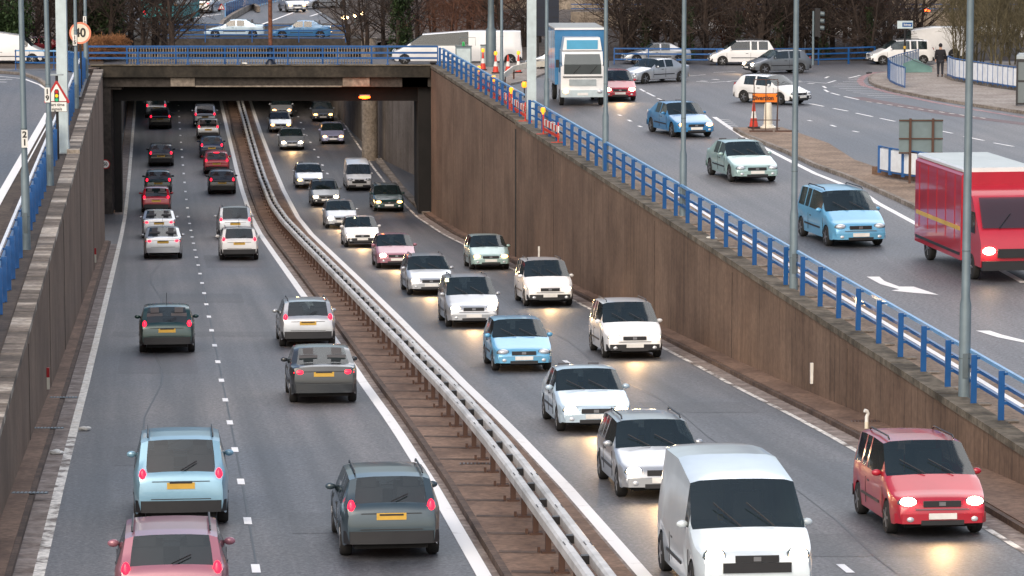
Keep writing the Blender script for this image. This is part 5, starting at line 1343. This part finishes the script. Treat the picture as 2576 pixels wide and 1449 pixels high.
def tree(k, X, Y, z, label, group, s=1.0, ivy=None, trunk=True):
    t = thing('bare_tree', (X, Y, z), vr_.uniform(0, 6.28), label, 'tree', group); s *= vr_.uniform(.9, 1.1); t.scale = (s, s, s)
    inst('crown', TM[k], t)
    if trunk: inst('trunk', TRK[0], t)
    if ivy is not None: inst('ivy', LIV[ivy], t)
    return t
GR = 'bare trees behind the roundabout'; GL = 'bare dark trees at top left'; GM = 'bare trees behind the bridge'
def zz(X, Y): return zup(X, Y)
i = 0
for row, (Yb, n, x0, x1) in enumerate([(204.5, 13, 1545, 2240), (209, 12, 1560, 2290), (217, 9, 1530, 2260)]):
    for j in range(n):
        xp = x0 + (x1 - x0) * (j + .5 * vr_.random()) / (n - 1); Yt = Yb + vr_.uniform(-1.5, 1.5); X = (xp - 1288) / FPX * Yt
        tree([0, 1, 2, 3, 0][(j * 3 + row) % 5] if row else [0, 2, 1][j % 3], X, Yt, 0, ['bare dark tree in the front row behind the blue rail fence', 'bare tree in the middle row behind the blue rail fence', 'bare tree in the back row beyond the blue rail fence'][row], GR + [' front row', ' middle row', ' back row'][row], ivy=2 if (row == 0 and j % 2) else None, s=.95)
for j in range(16):
    xp = 40 + 395 * (j + .3 * vr_.random()) / 15; Yt = [206, 213, 221][j % 3] + vr_.uniform(-1, 1); X = (xp - 1288) / FPX * Yt
    tree(j % 3, X, Yt, -.05, ['bare dark tree at top left nearest the bridge', 'bare dark tree in the middle of the top left thicket', 'bare dark tree at the back of the top left thicket'][j % 3], GL + [' nearest', ' middle', ' back'][j % 3])
for j in range(12):
    xp = 875 + 470 * (j + .3 * vr_.random()) / 11; Yt = [211, 217, 224][j % 3] + vr_.uniform(-1, 1); X = (xp - 1288) / FPX * Yt
    reddish = 1050 < xp < 1240
    tree(3 if reddish else j % 3, X, Yt, -.05, 'weeping reddish brown tree behind the white van' if reddish else 'bare dark tree behind the right end of the bridge', 'weeping reddish trees behind the white van' if reddish else GM, s=.9)
for j, (xp, Yt) in enumerate([(2415, 196), (2460, 199), (2505, 193), (2550, 197), (2590, 193), (2440, 205), (2530, 206)]):
    X = (xp - 1288) / FPX * Yt; tree(4, X, Yt, 0, 'olive brown multi-stemmed bare bush behind the long white panel fence', 'multi-stemmed bushes at top right', trunk=False)
for xp, Yt, k, lab in [(12, 205, 1, 'dark evergreen at the far top left corner'), (245, 208, 1, 'dark evergreen right of the round 40 sign'), (-30, 208, 1, 'dark evergreen cut by the left frame edge'), (1002, 209, 0, 'ivy covered trunk behind the bridge end'), (285, 207, 0, 'narrow dark evergreen beside the bare thicket'), (1018, 209.6, 0, 'ivy covered trunk right beside another, behind the bridge end')]:
    t = thing('evergreen_tree', ((xp - 1288) / FPX * Yt, Yt, -.05), 0, lab, 'tree'); inst('trunk', TRK[0], t); inst('crown', LIV[k], t)
# orange brown twiggy bushes behind the bridge railing
tw = tree_mesh(21, 'twig_orange', 1.25, .02, 2, .1, 26, .6, (7, 6), .05, .009, .5)
for xp, Yt, lab in [(245, 203, 'orange brown twiggy bush behind the bridge railing, left one'), (290, 204, 'orange brown twiggy bush behind the bridge railing, right one')]:
    t = thing('bush', ((xp - 1288) / FPX * Yt, Yt, .0), 0, lab, 'bush'); inst('branches', tw, t); q = inst('branches', tw, t, rz=2.0); q.scale = (1.3, 1.2, .9)
# leaf litter bank and stone walls behind the trees
struct(MB().poly([(5.5, 203.2, .02), (30, 203.2, .02), (34, 232, .5), (5.5, 232, .5)]).build('ground', 'leaf_litter'))
t = thing('stone_wall', (6, 236, 0), 0, 'long pale stone wall glimpsed between the trunks', 'wall'); MB().box((20, 236, .9), (32, .4, 1.0)).build('wall_body', 'stone_far', t, world=True)
for z in (1.6, 1.9): MB().box((20, 236, z), (32, .1, .06)).build('rail', 'blue_paint', t, world=True)
t = thing('stone_wall', (6, 262, 0), 0, 'farther pale wall behind the parked cars', 'wall'); MB().box((20, 262, 1.6), (46, .4, 2.4)).build('wall_body', 'stone_far', t, world=True)
# road beyond the far bridge: blue fence, warning sign, coping
t = thing('panel_fence', plane(565, 45, -1.2), 0, 'solid blue slatted fence between the roads beyond the far bridge', 'fence')
Pq = [plane(x, y, -1.2) for x, y in ((567, 46), (615, 30), (650, 14), (700, 2))]
for z in (1.2,): MB().sweep([q + Vector((0, 0, 0)) for q in Pq], [(-.03, .1), (-.03, z), (.03, z), (.03, .1)]).build('panel', 'blue_paint', t, world=True)
for q, d in resample(Pq, 1.3): MB().box(q + Vector((0, -.06, .6)), (.1, .06, 1.3)).build('post', 'blue_pale', t, world=True)
t = thing('low_wall', plane(565, 66, -1.2), 0, 'curved concrete coping in front of the blue slatted fence', 'wall')
MB().sweep([plane(x, y, -1.2) for x, y in ((553, 88), (560, 66), (585, 48), (620, 28), (640, 22), (650, 30))], [(-.15, 0), (-.15, .45), (.15, .45), (.15, 0)]).build('coping', 'kerb_grey', t, world=True)
p = plane(558, 62, -1.2); t = thing('warning_sign', p, 0, 'small red triangular warning sign on a thin pole beyond the far bridge', 'sign')
MB().lathe([(.03, 0), (.03, 1.35)], 8).build('pole', 'galv', t); face(rtri(.32, 1.35, -.05, .03)).build('border', 'sign_red', t); face(rtri(.2, 1.35, -.06, .015), .004).build('face', 'sign_white', t)
MB().box((0, -.068, 1.35), (.05, .01, .16)).build('symbol', 'black', t)
bm_ = MB()
for a, b in (((470, 46), (560, 34)), ((660, 60), (760, 22)), ((780, 40), (860, 14))):
    P0, P1 = plane(*a, -1.2), plane(*b, -1.2); d_ = (P1 - P0).normalized(); r_ = Vector((d_.y, -d_.x, 0)) * .12; bm_.strip([P0 + r_ + Vector((0, 0, -.03)), P1 + r_ + Vector((0, 0, -.03))], [P0 - r_ + Vector((0, 0, -.03)), P1 - r_ + Vector((0, 0, -.03))])
struct(bm_.build('road_marking', 'paint_white'))
for k, (x, y, Y, lab) in enumerate([(868, 44, 262, 'warm glowing street lamp at the top behind the bare trees, leftmost'), (893, 40, 264, 'warm glowing street lamp at the top behind the bare trees, middle'), (910, 33, 266, 'warm glowing street lamp at the top behind the bare trees, rightmost'), (2330, 27, 250, 'orange glowing lamp behind the trees at top right')]):
    c = at(x, y, Y); t = thing('street_lamp', (c.x, Y, -1.2), 0, lab, 'street lamp')
    MB().lathe([(.05, 0), (.04, c.z + 1.2 - .1)], 8).build('pole', 'galv_dark', t); MB().ell((0, 0, c.z + 1.2), (.28 if k in (0, 3) else .14, .14, .12), 10, 6).build('lens', 'far_lamp' if k < 3 else 'orange_lamp', t, True)
